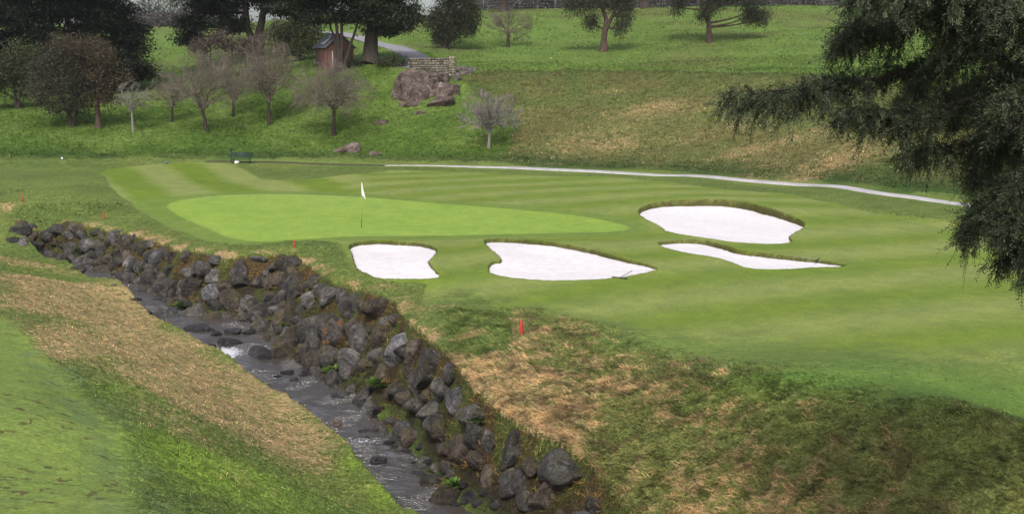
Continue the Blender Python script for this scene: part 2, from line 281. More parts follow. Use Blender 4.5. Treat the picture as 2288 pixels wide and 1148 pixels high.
    for B in BUNK:
        m = (np.abs(x - B[:, 0].mean()) < 14) & (np.abs(y - B[:, 1].mean()) < 10)
        if m.any():
            e = sdf(x[m], y[m], B); k = sstep(-.06, .02, e)[:, None]; c[m] = mix(c[m], np.array([.050, .040, .016]), k * .85); d[m] *= 1 - k[:, 0]
    return c, np.clip(d, 0, 1), br, ra

# ------------------------------------------------------------------ mesh + material helpers
def mesh_obj(name, V, Fs, mat, parent=None, smooth=True, col=None, attrs=None):
    """V (n,3); Fs list of int arrays (m,k)"""
    me = bpy.data.meshes.new(name); V = np.ascontiguousarray(V, np.float32)
    Fs = [np.asarray(f, np.int32) for f in Fs if len(f)]
    me.vertices.add(len(V)); me.vertices.foreach_set('co', V.ravel())
    loops = np.concatenate([f.ravel() for f in Fs]); tot = np.concatenate([np.full(len(f), f.shape[1], np.int32) for f in Fs])
    me.loops.add(len(loops)); me.loops.foreach_set('vertex_index', loops)
    me.polygons.add(len(tot)); me.polygons.foreach_set('loop_start', np.concatenate([[0], np.cumsum(tot)[:-1]]).astype(np.int32)); me.polygons.foreach_set('loop_total', tot)
    if smooth: me.polygons.foreach_set('use_smooth', np.ones(len(tot), bool))
    me.update(calc_edges=True)
    if col is not None:
        a = me.attributes.new('col', 'FLOAT_COLOR', 'POINT'); c4 = np.ones((len(V), 4), np.float32); c4[:, :3] = col; a.data.foreach_set('color', c4.ravel())
    for k, v in (attrs or {}).items():
        a = me.attributes.new(k, 'FLOAT', 'POINT'); a.data.foreach_set('value', np.ascontiguousarray(v, np.float32))
    if mat: me.materials.append(mat)
    o = bpy.data.objects.new(name, me); COL.objects.link(o)
    if parent: o.parent = parent
    return o
class MB:
    def __init__(s): s.V = []; s.F = {3: [], 4: []}; s.n = 0; s.C = []
    def add(s, V, Fc, c=None):
        V = np.asarray(V, float); s.V.append(V)
        for f in Fc:
            f = np.asarray(f, int)
            if len(f): s.F[f.shape[1]].append(f + s.n)
        s.n += len(V)
        if c is not None: s.C.append(np.broadcast_to(np.asarray(c, float), (len(V), 3)))
    def box(s, lo, hi, M=None):
        x0, y0, z0 = lo; x1, y1, z1 = hi
        V = np.array([(x0, y0, z0), (x1, y0, z0), (x1, y1, z0), (x0, y1, z0), (x0, y0, z1), (x1, y0, z1), (x1, y1, z1), (x0, y1, z1)], float)
        if M is not None: V = V @ M.T
        s.add(V, [[(0, 3, 2, 1), (4, 5, 6, 7), (0, 1, 5, 4), (1, 2, 6, 5), (2, 3, 7, 6), (3, 0, 4, 7)]])
    def tube(s, P, R, k=6, c=None, cap=False):
        P = np.asarray(P, float); R = np.broadcast_to(np.asarray(R, float), (len(P),))
        T = np.gradient(P, axis=0); T /= np.linalg.norm(T, axis=1)[:, None] + 1e-9
        up = np.array([0, 0, 1.0]) if abs(T[0, 2]) < .9 else np.array([1.0, 0, 0])
        A = np.cross(T, up); A /= np.linalg.norm(A, axis=1)[:, None] + 1e-9; B = np.cross(T, A)
        an = np.arange(k) * 2 * np.pi / k
        V = P[:, None] + R[:, None, None] * (np.cos(an)[None, :, None] * A[:, None] + np.sin(an)[None, :, None] * B[:, None])
        n = len(P); i = np.arange(n - 1)[:, None] * k; j = np.arange(k)[None]
        f = np.stack([i + j, i + (j + 1) % k, i + k + (j + 1) % k, i + k + j], -1).reshape(-1, 4)
        Fc = [f]
        if cap:
            V = np.concatenate([V.reshape(-1, 3), P[:1], P[-1:]]); a = np.arange(k)
            Fc.append(np.stack([(a + 1) % k, a, np.full(k, n * k)], 1)); Fc.append(np.stack([(n - 1) * k + a, (n - 1) * k + (a + 1) % k, np.full(k, n * k + 1)], 1))
        s.add(V.reshape(-1, 3), Fc, c)
    def build(s, name, mat, parent=None, smooth=True):
        V = np.concatenate(s.V); Fs = [np.concatenate(s.F[k]) for k in (3, 4) if s.F[k]]
        return mesh_obj(name, V, Fs, mat, parent, smooth, np.concatenate(s.C) if s.C else None)
def tag(o, label=None, cat=None, group=None, kind=None):
    if label: o['label'] = label
    if cat: o['category'] = cat
    if group: o['group'] = group
    if kind: o['kind'] = kind
    return o
def empty(name, loc, label, cat, group=None):
    o = bpy.data.objects.new(name, None); o.empty_display_size = .3; COL.objects.link(o); o.location = loc; return tag(o, label, cat, group)
class NT:
    def __init__(s, name):
        s.m = bpy.data.materials.new(name); s.m.use_nodes = True; s.t = s.m.node_tree; s.b = s.t.nodes['Principled BSDF']; s.out = s.t.nodes['Material Output']
    def n(s, typ, **kw):
        x = s.t.nodes.new(typ)
        for k, v in kw.items(): setattr(x, k, v)
        return x
    def l(s, a, b): s.t.links.new(a, b)
    def noise(s, scale, detail=4, rough=.55, vec=None, dist=0):
        x = s.n('ShaderNodeTexNoise'); x.inputs['Scale'].default_value = scale; x.inputs['Detail'].default_value = detail; x.inputs['Roughness'].default_value = rough; x.inputs['Distortion'].default_value = dist
        if vec: s.l(vec, x.inputs['Vector'])
        return x.outputs[0]
    def ramp(s, fac, stops):
        x = s.n('ShaderNodeValToRGB'); r = x.color_ramp
        while len(r.elements) < len(stops): r.elements.new(.5)
        for e, (p, c) in zip(r.elements, stops): e.position = p; e.color = tuple(c) + (1,) if len(c) == 3 else c
        s.l(fac, x.inputs[0]); return x.outputs[0]
    def mix(s, fac, a, b, mode='MIX'):
        x = s.n('ShaderNodeMix', data_type='RGBA', blend_type=mode)
        for k, v in ((0, fac), (6, a), (7, b)):
            if hasattr(v, 'links') or hasattr(v, 'is_output'): s.l(v, x.inputs[k])
            else: x.inputs[k].default_value = v if k == 0 else (tuple(v) + (1,))
        return x.outputs[2]
    def math(s, op, a, b=0.0, clamp=False):
        x = s.n('ShaderNodeMath', operation=op, use_clamp=clamp)
        for k, v in ((0, a), (1, b)):
            if hasattr(v, 'is_output'): s.l(v, x.inputs[k])
            else: x.inputs[k].default_value = v
        return x.outputs[0]
    def bump(s, h, strength=.5, dist=.05, to=None):
        x = s.n('ShaderNodeBump'); x.inputs['Distance'].default_value = dist
        if hasattr(strength, 'is_output'): s.l(strength, x.inputs['Strength'])
        else: x.inputs['Strength'].default_value = strength
        s.l(h, x.inputs['Height']); s.l(x.outputs[0], (to or s.b).inputs['Normal']); return x
    def attr(s, name): return s.n('ShaderNodeAttribute', attribute_name=name)
    def pos(s, scale=(1, 1, 1)):
        g = s.n('ShaderNodeNewGeometry'); m = s.n('ShaderNodeMapping'); m.inputs['Scale'].default_value = scale; s.l(g.outputs['Position'], m.inputs['Vector']); return m.outputs[0]
def gray(v): return (v, v, v)

def mat_ground():
    m = NT('turf'); a = m.attr('col'); dry = m.attr('dry').outputs['Fac']; br = m.attr('brown').outputs['Fac']; tu = m.attr('tuft').outputs['Fac']
    P = m.pos(); Pa = m.pos((1.0, 2.2, 1.6))
    fine = m.noise(14, 5, .7, P); mid = m.noise(2.6, 5, .65, Pa, 1.2); clump = m.noise(5.5, 4, .6, Pa, 1.5); big = m.noise(.5, 3, .5, P)
    # tonal grain
    k = m.ramp(fine, [(.28, gray(.62)), (.5, gray(1.0)), (.74, gray(1.42))])
    c = m.mix(m.math('MULTIPLY_ADD', tu, .65, ), a.outputs['Color'], a.outputs['Color']) if False else a.outputs['Color']
    f1 = m.math('MULTIPLY', tu, .7); f1 = m.math('ADD', f1, .5, True)
    c = m.mix(f1, c, k, 'MULTIPLY')
    k2 = m.ramp(clump, [(.34, gray(.38)), (.5, gray(1.0)), (.66, gray(1.6))]); c = m.mix(m.math('MULTIPLY_ADD', tu, .72), c, k2, 'MULTIPLY')
    c.node.inputs[0].links[0].from_node.inputs[2].default_value = .18; k4 = m.ramp(m.noise(1.6, 8, .82, P, .5), [(.3, (.74, .80, .88)), (.5, (1, 1, 1)), (.7, (1.27, 1.18, 1.08))]); c = m.mix(.9, c, k4, 'MULTIPLY')
    k3 = m.ramp(big, [(.3, (.88, .92, .9)), (.7, (1.1, 1.06, 1.0))]); c = m.mix(.8, c, k3, 'MULTIPLY')
    # dead grass
    dm = m.math('ADD', m.math('MULTIPLY', dry, 1.0), m.math('ADD', m.math('MULTIPLY', m.math('SUBTRACT', mid, .5), 2.2), m.math('MULTIPLY', m.math('SUBTRACT', clump, .5), 1.6))); dm = m.ramp(dm, [(.28, gray(0)), (.85, gray(1))])
    dm = m.math('MULTIPLY', dm, m.math('MULTIPLY', dry, 3.0, True), True)
    dc = m.ramp(m.noise(7, 4, .7, Pa), [(.3, (.16, .10, .048)), (.5, (.40, .27, .14)), (.70, (.60, .44, .25))])
    c = m.mix(m.math('MULTIPLY', dm, .88), c, dc)
    bm = m.ramp(m.math('ADD', m.math('MULTIPLY', br, .8), m.math('MULTIPLY', m.math('SUBTRACT', clump, .5), 1.4)), [(.35, gray(0)), (.6, gray(1))])
    c = m.mix(m.math('MULTIPLY', bm, .85), c, m.ramp(fine, [(.3, (.028, .018, .010)), (.7, (.115, .075, .040))]))
    m.l(c, m.b.inputs['Base Color']); m.b.inputs['Roughness'].default_value = .9; m.b.inputs['Specular IOR Level'].default_value = .12
    h = m.math('ADD', m.math('MULTIPLY', clump, .7), m.math('MULTIPLY', fine, .45))
    m.bump(h, m.math('ADD', m.math('MULTIPLY', tu, .8), .12), .12)
    return m.m
def mat_attr(name, rough=.8, trans=.25, spec=.2, var=.0):
    m = NT(name); a = m.attr('col'); c = a.outputs['Color']
    m.l(c, m.b.inputs['Base Color']); m.b.inputs['Roughness'].default_value = rough; m.b.inputs['Specular IOR Level'].default_value = spec
    if trans > 0:
        t = m.n('ShaderNodeBsdfTranslucent'); m.l(c, t.inputs['Color']); x = m.n('ShaderNodeMixShader'); x.inputs[0].default_value = trans
        m.l(m.b.outputs[0], x.inputs[1]); m.l(t.outputs[0], x.inputs[2]); m.l(x.outputs[0], m.out.inputs['Surface'])
    return m.m
def mat_rock(name, c1, c2, c3, lichen=.5, moss=.5, scale=1.0, stain=None):
    m = NT(name); tc = m.n('ShaderNodeTexCoord'); oi = m.n('ShaderNodeObjectInfo'); ad = m.n('ShaderNodeVectorMath', operation='ADD'); m.l(m.pos(), ad.inputs[0]); m.l(oi.outputs['Random'], ad.inputs[1]); P = ad.outputs[0]
    n1 = m.noise(2.2 * scale, 6, .65, P, .6); n2 = m.noise(9 * scale, 5, .7, P); n3 = m.noise(24 * scale, 3, .6, P)
    c = m.ramp(n1, [(.3, c1), (.5, c2), (.7, c3)])
    c = m.mix(.8, c, m.ramp(n2, [(.3, gray(.4)), (.5, gray(1)), (.72, gray(1.6))]), 'MULTIPLY')
    cr = m.noise(3.4 * scale, 8, .75, P, 2.2); c = m.mix(.75, c, m.ramp(cr, [(.42, gray(.22)), (.48, gray(.95)), (.7, gray(1.35))]), 'MULTIPLY')
    rv = m.math('MULTIPLY_ADD', oi.outputs['Random'], .7); rv.node.inputs[2].default_value = .65; cc = m.n('ShaderNodeCombineColor'); [m.l(rv, cc.inputs[i]) for i in range(3)]
    c = m.mix(1.0, c, cc.outputs[0], 'MULTIPLY')
    if lichen:
        lm = m.math('MULTIPLY', m.ramp(n3, [(.60, gray(0)), (.66, gray(1))]), m.ramp(m.noise(3.1 * scale, 3, .5, P), [(.48, gray(0)), (.62, gray(1))]))
        c = m.mix(m.math('MULTIPLY', lm, lichen), c, (.42, .41, .38))
    if stain:
        c = m.mix(m.math('MULTIPLY', m.ramp(m.noise(3.5, 3, .6, P), [(.52, gray(0)), (.6, gray(1))]), .7), c, stain)
    if moss:
        g = m.n('ShaderNodeNewGeometry'); sx = m.n('ShaderNodeSeparateXYZ'); m.l(g.outputs['Normal'], sx.inputs[0])
        mm = m.math('MULTIPLY', m.ramp(sx.outputs[2], [(.1, gray(0)), (.75, gray(1))]), m.ramp(m.noise(2.7, 4, .6, P), [(.46, gray(0)), (.6, gray(1))]))
        c = m.mix(m.math('MULTIPLY', mm, moss), c, m.ramp(n2, [(.35, (.045, .05, .012)), (.65, (.12, .10, .03))]))
    m.l(c, m.b.inputs['Base Color']); m.b.inputs['Roughness'].default_value = .78; m.b.inputs['Specular IOR Level'].default_value = .3
    h = m.math('ADD', m.math('MULTIPLY', cr, 1.0), m.math('MULTIPLY', n2, .5)); m.bump(h, 1.0, .16 / scale)
    return m.m
def mat_simple(name, c, c2=None, scale=8, rough=.7, bump=0, metal=0, spec=.4):
    m = NT(name); m.b.inputs['Roughness'].default_value = rough; m.b.inputs['Metallic'].default_value = metal; m.b.inputs['Specular IOR Level'].default_value = spec
    n1 = m.noise(scale, 5, .6, m.pos()); m.l(m.ramp(n1, [(.3, c), (.7, c2 or tuple(v * 1.2 for v in c))]), m.b.inputs['Base Color'])
    if bump: m.bump(n1, bump, .03)
    return m.m
def mat_bark(name, c1, c2):
    m = NT(name); n1 = m.noise(3, 6, .65, m.pos((4, 4, .8)), .5); m.l(m.ramp(n1, [(.3, c1), (.7, c2)]), m.b.inputs['Base Color']); m.b.inputs['Roughness'].default_value = .9; m.b.inputs['Specular IOR Level'].default_value = .15; m.bump(n1, .9, .08); return m.m
M_GROUND = mat_ground(); M_BLADE = mat_attr('grass_blades', .7, .3, .25); M_LEAF = mat_attr('leaves', .65, .22, .3); M_NEEDLE = mat_attr('needles', .55, .15, .4)
M_BARKD = mat_bark('dark_bark', (.022, .018, .015), (.075, .062, .052)); M_BARKR = mat_bark('red_bark', (.04, .026, .020), (.115, .080, .065)); M_TWIG = mat_bark('grey_twigs', (.085, .070, .056), (.26, .22, .18)); M_TWIGL = mat_bark('pale_twigs', (.15, .135, .12), (.30, .27, .245))
ROCKS = dict(
    dark=mat_rock('dark_rock', (.019, .017, .016), (.054, .049, .046), (.14, .128, .12), .55, .45),
    grey=mat_rock('grey_rock', (.036, .033, .032), (.098, .091, .088), (.215, .20, .195), .6, .4),
    brown=mat_rock('brown_rock', (.030, .022, .017), (.080, .061, .048), (.16, .13, .105), .4, .6),
    pale=mat_rock('speckled_rock', (.045, .043, .047), (.13, .124, .13), (.30, .28, .29), .9, .2),
    orange=mat_rock('stained_rock', (.022, .020, .019), (.055, .048, .044), (.12, .105, .095), .3, .1, stain=(.22, .11, .035)),
    wet=mat_rock('wet_rock', (.012, .011, .013), (.036, .033, .037), (.085, .080, .088), .25, .15),
    red=mat_rock('reddish_rock', (.055, .038, .033), (.15, .108, .093), (.33, .27, .24), .35, .25, .5))
ROCKS['wet'].node_tree.nodes['Principled BSDF'].inputs['Roughness'].default_value = .35

# ------------------------------------------------------------------ ground sheet
th = np.concatenate([np.linspace(-75, -28.2, 60), np.linspace(-28, 28, 1000), np.linspace(28.2, 75, 60)]) * math.pi / 180
rr = np.concatenate([np.linspace(1.0, 16, 40)[:-1], 16 * (36 / 16) ** np.linspace(0, 1, 210)[:-1], np.linspace(36, 70, 400)[:-1], np.linspace(70, 100, 130)[:-1], 100 * (175 / 100) ** np.linspace(0, 1, 110)[:-1], 175 * (1400 / 175) ** np.linspace(0, 1, 45)])
TH, RR = np.meshgrid(th, rr); GX = (RR * np.sin(TH)).ravel(); GY = (RR * np.cos(TH)).ravel(); GZ = terrain(GX, GY)
gc, gd, gb, gt = zones(GX, GY)
nr, nc = TH.shape; idx = np.arange(nr * nc).reshape(nr, nc); GF = np.stack([idx[:-1, :-1], idx[:-1, 1:], idx[1:, 1:], idx[1:, :-1]], -1).reshape(-1, 4)
g = mesh_obj('ground', np.stack([GX, GY, GZ], 1), [GF[:, ::-1]], M_GROUND, col=gc, attrs=dict(dry=gd, brown=gb, tuft=gt)); tag(g, kind='structure')
TZ = GZ.reshape(nr, nc)
def gz(x, y):                           # ground height read from the sheet
    return terrain(np.atleast_1d(np.asarray(x, float)), np.atleast_1d(np.asarray(y, float)))
def ghit(u, v, off=0): return hit(u, v, h=lambda a, b: terrain(a, b, fine=False), off=off)

# ------------------------------------------------------------------ grass blades
def scatter(n, umin, umax, ymin, ymax):
    """random ground positions, uniform in area, in a wedge seen from the camera"""
    r = np.sqrt(rng.uniform(ymin ** 2, ymax ** 2, n)); s = rng.uniform((umin - 1144) / F, (umax - 1144) / F, n); return s * r, r
def blades(name, x, y, L, W, nb, spread, lean, dark=1.0, col_fn=None, zoff=-.02):
    n = len(x); z = gz(x, y); c, d, br, ra = zones(x, y)
    X = np.repeat(x, nb) + rng.normal(0, spread, n * nb); Y = np.repeat(y, nb) + rng.normal(0, spread, n * nb); Z = np.repeat(z, nb) + zoff
    tr = rng.uniform(0, 1, n); isdry = (d * 1.15 + (fbm(x / .5, y / .25, seed=77) - .5) * 1.4) > (.32 + .5 * tr); isbr = (br > .35 + .5 * tr)
    cc = c * (.75 + .7 * rng.uniform(0, 1, (n, 1)) ** 1.5)
    cc[isdry] = np.array([.45, .31, .155]) * rng.uniform(.6, 1.2, (isdry.sum(), 1)); cc[isbr] = np.array([.12, .078, .042]) * rng.uniform(.4, 1.3, (isbr.sum(), 1))
    cn_ = (.45 + 1.1 * sstep(.25, .75, fbm(x / .33, y / .2, seed=55)))[:, None]; cc = cc * np.where(y[:, None] > 60, .72 + .28 * cn_, cn_)
    if col_fn: cc = col_fn(cc, x, y)
    CC = np.repeat(cc, nb, 0) * rng.uniform(.8, 1.25, (n * nb, 1)) * 1.28
    ln = L * np.repeat(.35 + .65 * np.clip(ra, 0, 1), nb) * rng.uniform(.6, 1.3, n * nb) * np.repeat(rng.uniform(.6, 1.4, n), nb)
    a = rng.uniform(0, 2 * np.pi, n * nb); h = rng.uniform(.25, .9, n * nb)
    D = np.stack([np.cos(a) * h + lean[0], np.sin(a) * h + lean[1], np.ones(n * nb) * lean[2]], 1); D /= np.linalg.norm(D, axis=1)[:, None]
    b = rng.uniform(0, np.pi, n * nb); S = np.stack([np.cos(b), np.sin(b), 0 * b], 1) * (W * rng.uniform(.6, 1.3, n * nb))[:, None]
    P = np.stack([X, Y, Z], 1); mid = P + D * (ln * .55)[:, None] + np.array([0, 0, 1]) * (ln * .08)[:, None]; tip = P + D * ln[:, None] - np.array([0, 0, 1]) * (ln * .18)[:, None]
    N = n * nb; V = np.stack([P - S * .5, P + S * .5, mid - S * .45, mid + S * .45, tip], 1).reshape(-1, 3); i = np.arange(N)[:, None] * 5
    o = mesh_obj(name, V, [i + np.array([2, 3, 4]), i + np.array([0, 1, 3, 2])], M_BLADE, smooth=False, col=np.repeat(CC, 5, 0)); return o
def keep_rough(x, y, chan=False, thr=.5):
    u = channel(x, y); k = rough_amt(x, y) > rng.uniform(thr * .5, 1, len(x))
    for B in BUNK: k &= sdf(x, y, B) < -.02
    k &= (u < .04) if not chan else (u >= 0)
    return k
x, y = scatter(120000, -60, 1500, 13, 62); k = keep_rough(x, y, thr=.32); x, y = x[k], y[k]
isl = np.array([True] * len(x))
o = blades('grass', x, y, .062, .011, 5, .05, (.25, .1, .5)); tag(o, 'short green and straw-coloured grass on the banks beside the brook', 'grass', kind='stuff')
x, y = scatter(60000, 1000, 2400, 18, 34); k = keep_rough(x, y) & ((y < 26) | (rng.uniform(0, 1, len(x)) < .6)); x, y = x[k], y[k]
o = blades('rough_grass', x, y, .165, .014, 6, .05, (-1.0, -.3, .5)); tag(o, 'long matted rough grass on the slope above the boulder wall', 'grass', kind='stuff')
x, y = scatter(110000, -60, 2400, 60, 112); k = keep_rough(x, y) & (np.abs(base_h(x, y)) > .3); x, y = x[k], y[k]
o = blades('hillside_grass', x, y, .19, .045, 4, .14, (-.1, -.35, .45), zoff=-.04); tag(o, 'tussocky grass covering the hillside beyond the path', 'grass', kind='stuff')
x, y = scatter(60000, -60, 2400, 112, 170); k = fbm(x / 2.5, y / 2.5, seed=97) > .42; x, y = x[k], y[k]
o = blades('lawn_grass', x, y, .20, .08, 3, .25, (-.1, -.35, .4), zoff=-.06); tag(o, 'lush unmown grass on the upper lawn', 'grass', kind='stuff')
# grass, moss and dead tufts growing between the wall boulders
x, y = scatter(60000, -40, 1500, 20, 64); u = channel(x, y); nn = fbm(x / .7, y / .7, seed=88); k = (u > .5) & (nn + (u - .8) * .5 > .42); x, y, u = x[k], y[k], u[k]
def wcol(cc, x, y):
    t = rng.uniform(0, 1, (len(x), 1)); n = fbm(x / .9, y / .9, seed=90)[:, None]
    a = np.array([.085, .105, .022]); b = np.array([.22, .135, .045]); return (a * (1 - sstep(.35, .6, n)) + b * sstep(.35, .6, n)) * (.5 + 1.1 * t)
o = blades('wall_grass', x, y, .19, .016, 6, .07, (-.35, -.3, .3), col_fn=wcol, zoff=.02); tag(o, 'moss and drooping brown grass growing between the wall boulders', 'grass', kind='stuff')
# overhanging fringe at the bunker lips
xs, ys = [], []
for B in BUNK:
    for i in range(len(B)):
        a, b = B[i], B[(i + 1) % len(B)]; L = np.hypot(*(b - a)[:2]); dd = (a[2] + b[2]) / 2; n = int(L * (90 if dd > .12 else 30)); t = rng.uniform(0, 1, n); nx, ny = (b - a)[1] / L, -(b - a)[0] / L
        s = 1 if sdf(np.array([(a[0] + b[0]) / 2 + nx * .1]), np.array([(a[1] + b[1]) / 2 + ny * .1]), B)[0] < 0 else -1
        off = np.abs(rng.normal(0, .12 if dd > .12 else .03, n)) * s; xs.append(a[0] + t * (b - a)[0] + nx * off); ys.append(a[1] + t * (b - a)[1] + ny * off)
x, y = np.concatenate(xs), np.concatenate(ys)
o = blades('lip_grass', x, y, .09, .02, 4, .03, (0, -.25, .35), col_fn=lambda c, x, y: np.where(rng.uniform(0, 1, (len(x), 1)) < .45, np.array([.10, .07, .025]), np.array([.07, .10, .02])) * rng.uniform(.5, 1.2, (len(x), 1))); tag(o, 'ragged grass fringe along the lips of the sand bunkers', 'grass', kind='stuff')

# ------------------------------------------------------------------ sand
def mat_sand():
    m = NT('white_sand'); P = m.pos(); n = m.noise(3, 4, .6, P); n2 = m.noise(30, 3, .6, P); c = m.ramp(n, [(.3, (.54, .51, .525)), (.7, (.63, .60, .615))])
    c = m.mix(m.ramp(m.noise(9, 4, .7, P), [(.66, gray(0)), (.74, gray(.5))]), c, (.42, .38, .38)); m.l(c, m.b.inputs['Base Color']); m.b.inputs['Roughness'].default_value = .95
    wv = m.n('ShaderNodeTexWave'); wv.inputs['Scale'].default_value = 2.2; wv.inputs['Distortion'].default_value = 6; m.l(P, wv.inputs['Vector'])
    m.bump(m.math('ADD', n2, m.math('MULTIPLY', wv.outputs['Fac'], .5)), .25, .02); return m.m
M_SAND = mat_sand()
SL = ['white sand bunker with notched right side, nearest the boulder wall', 'large white sand bunker holding a rake, in the middle of the row', 'biggest white sand bunker with a deep grass lip, farthest right behind the green', 'long narrow white sand bunker tapering to the right, in front of the biggest one']
for B, lab in zip(BUNK, SL):
    x0, x1, y0, y1 = B[:, 0].min() - .4, B[:, 0].max() + .4, B[:, 1].min() - .4, B[:, 1].max() + .4
    ax = np.linspace(x0, x1, int((x1 - x0) / .12)); ay = np.linspace(y0, y1, int((y1 - y0) / .12)); X, Y = np.meshgrid(ax, ay); X = X.ravel(); Y = Y.ravel()
    d = sdf(X, Y, B); lev = base_h(X, Y) * 0; wsum = 0; dz = 0
    P = smooth_poly(B, 1)
    for q in P: ww = 1 / ((X - q[0]) ** 2 + (Y - q[1]) ** 2 + .15) ** 1.5; wsum = wsum + ww; dz = dz + ww * q[2]
    dz = dz / wsum; top = base_h(X, Y)
    Z = top - dz - .10 * sstep(.2, 2.0, d) - .10 * sstep(.02, -.15, d) * (dz > .1) + (fbm(X / .8, Y / .8, seed=5) - .5) * .05
    nr_, nc_ = len(ay), len(ax); ii = np.arange(nr_ * nc_).reshape(nr_, nc_); fq = np.stack([ii[:-1, :-1], ii[:-1, 1:], ii[1:, 1:], ii[1:, :-1]], -1).reshape(-1, 4)
    ok = (d > -.14)[fq].all(1); o = mesh_obj('bunker_sand', np.stack([X, Y, Z], 1), [fq[ok]], M_SAND); tag(o, lab, kind='structure')

# ------------------------------------------------------------------ brook water
def mat_water():
    m = NT('brook_water'); P = m.pos((1, 1, 1)); Pa = m.pos((1.0, 2.0, 1)); n = m.noise(4.5, 4, .6, Pa, 1.0); n2 = m.noise(13, 3, .6, P, .5); f = m.attr('foam_glint').outputs['Fac']
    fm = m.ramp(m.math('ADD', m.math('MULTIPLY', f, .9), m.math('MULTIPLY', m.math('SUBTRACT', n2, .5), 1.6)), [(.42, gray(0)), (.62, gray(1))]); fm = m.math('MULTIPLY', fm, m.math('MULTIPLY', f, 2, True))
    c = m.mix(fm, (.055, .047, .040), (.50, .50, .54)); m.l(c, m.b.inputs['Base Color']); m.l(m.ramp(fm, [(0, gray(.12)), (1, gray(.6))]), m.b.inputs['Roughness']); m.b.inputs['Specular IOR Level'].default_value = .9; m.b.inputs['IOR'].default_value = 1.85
    m.bump(m.math('ADD', n, m.math('MULTIPLY', n2, .4)), m.math('MULTIPLY', m.ramp(m.noise(.7, 3, .5, P), [(.4, gray(.15)), (.6, gray(1))]), .8), .25); return m.m
ys_ = np.concatenate([np.arange(12, 21, .2), np.arange(21, 42, .045), np.arange(42, 75, .12)]); LX = np.interp(ys_, CH_L[::-1, 1], CH_L[::-1, 0]); rs = CH_R[::-1]; RX = np.interp(ys_, *(lambda o: (rs[o, 1], rs[o, 0]))(np.argsort(rs[:, 1])))
tt = np.linspace(-.25, 1.05, 90); X = (LX[:, None] * (1 - tt) + RX[:, None] * tt); Y = np.repeat(ys_[:, None], 90, 1); Z = zwater_at(Y) + (fbm(X / .6, Y / .6, seed=61) - .5) * .03 + (fbm(X / .26 + Y * .5, Y / .13, seed=62, o=2) - .5) * .075 * sstep(44, 36, Y) * sstep(.38, .6, fbm(X / 1.1 + 3, Y / 2.2, seed=63, o=2))
foam_glint = np.exp(-((Y - 38.5) / .7) ** 2 - ((X + 10.4) / .7) ** 2) * .95 + .3 * np.exp(-((Y - 35.4) / .4) ** 2) + .38 * np.exp(-((Y - 29.9) / .3) ** 2 - ((X + 4.2) / .6) ** 2) + .25 * np.exp(-((Y - 46) / 1) ** 2) + .04 + .17 * sstep(36, 30, Y) * sstep(.4, .6, fbm(X / 1.1 + 3, Y / 2.2, seed=63, o=2)) * sstep(-.1, .35, tt[None, :] + 0 * Y)  # cascade foam, plus pale streaks in the lower reach painted as sky glints
ii = np.arange(X.size).reshape(X.shape); fq = np.stack([ii[:-1, :-1], ii[:-1, 1:], ii[1:, 1:], ii[1:, :-1]], -1).reshape(-1, 4)
V = np.stack([X.ravel(), Y.ravel(), Z.ravel()], 1); uc = channel(V[:, 0], V[:, 1]); ok = (uc >= 0)[fq].any(1)
o = mesh_obj('water', V, [fq[ok]], mat_water(), attrs=dict(foam_glint=foam_glint.ravel())); tag(o, kind='structure')

# ------------------------------------------------------------------ boulders
def ico(n):
    import bmesh
    bm = bmesh.new(); bmesh.ops.create_icosphere(bm, subdivisions=n, radius=1); bm.verts.ensure_lookup_table(); V = np.array([v.co[:] for v in bm.verts]); Fc = np.array([[v.index for v in f.verts] for f in bm.faces]); bm.free(); return V, Fc
ICO4 = ico(4); ICO3 = ico(3); ICO2 = ico(2)
def rock_shape(seed, ang=7, base=ICO4, lo=.45, hi=.78, rough=.11):
    ang += 3
    r = np.random.default_rng(seed); V = base[0].copy()
    for k in range(ang):
        n = r.normal(size=3); n /= np.linalg.norm(n); d = r.uniform(lo, hi); e = np.maximum(V @ n - d, 0); V -= e[:, None] * n * .93
    o = r.uniform(0, 90, 3); Q = V + o; rad = np.linalg.norm(V, axis=1)[:, None]; N = V / rad
    V = V + N * ((fbm(Q[:, 0] * 1.6, Q[:, 1] * 1.6, Q[:, 2] * 1.6, seed, 2) - .5) * rough * 2.2 + (fbm(Q[:, 0] * 5, Q[:, 1] * 5, Q[:, 2] * 5, seed + 3, 2) - .5) * rough * .7)[:, None]
    V -= (V.max(0) + V.min(0)) / 2; V /= (V.max(0) - V.min(0)) / 2
    return V
def rock(u, v, wpx, hpx, tone, label, cat='boulder', group=None, tilt=0, seed=0, depth=None, name='boulder', base=None, sink=.25, big=1.22, p=None, zmat=None):
    P = ghit(u, v + hpx * .15) if p is None else np.array(p); D = P[1]; s = D / F; a = wpx * s / 2 * big; c = hpx * s / 2 * big * 1.05; b = (a + c) / 2 * .9 if depth is None else depth
    V = rock_shape(seed, ang=8, base=base or ICO4) * np.array([a, b, c]); t = math.radians(tilt); R = np.array([[math.cos(t), 0, math.sin(t)], [0, 1, 0], [-math.sin(t), 0, math.cos(t)]])
    V = V @ R.T; o = mesh_obj(name, V, [(base or ICO4)[1]], ROCKS[tone]); o.location = tuple(P + np.array([0, b * sink, c * .12])); tag(o, label, cat, group); return o
G_W = 'boulders of the retaining wall beside the brook'
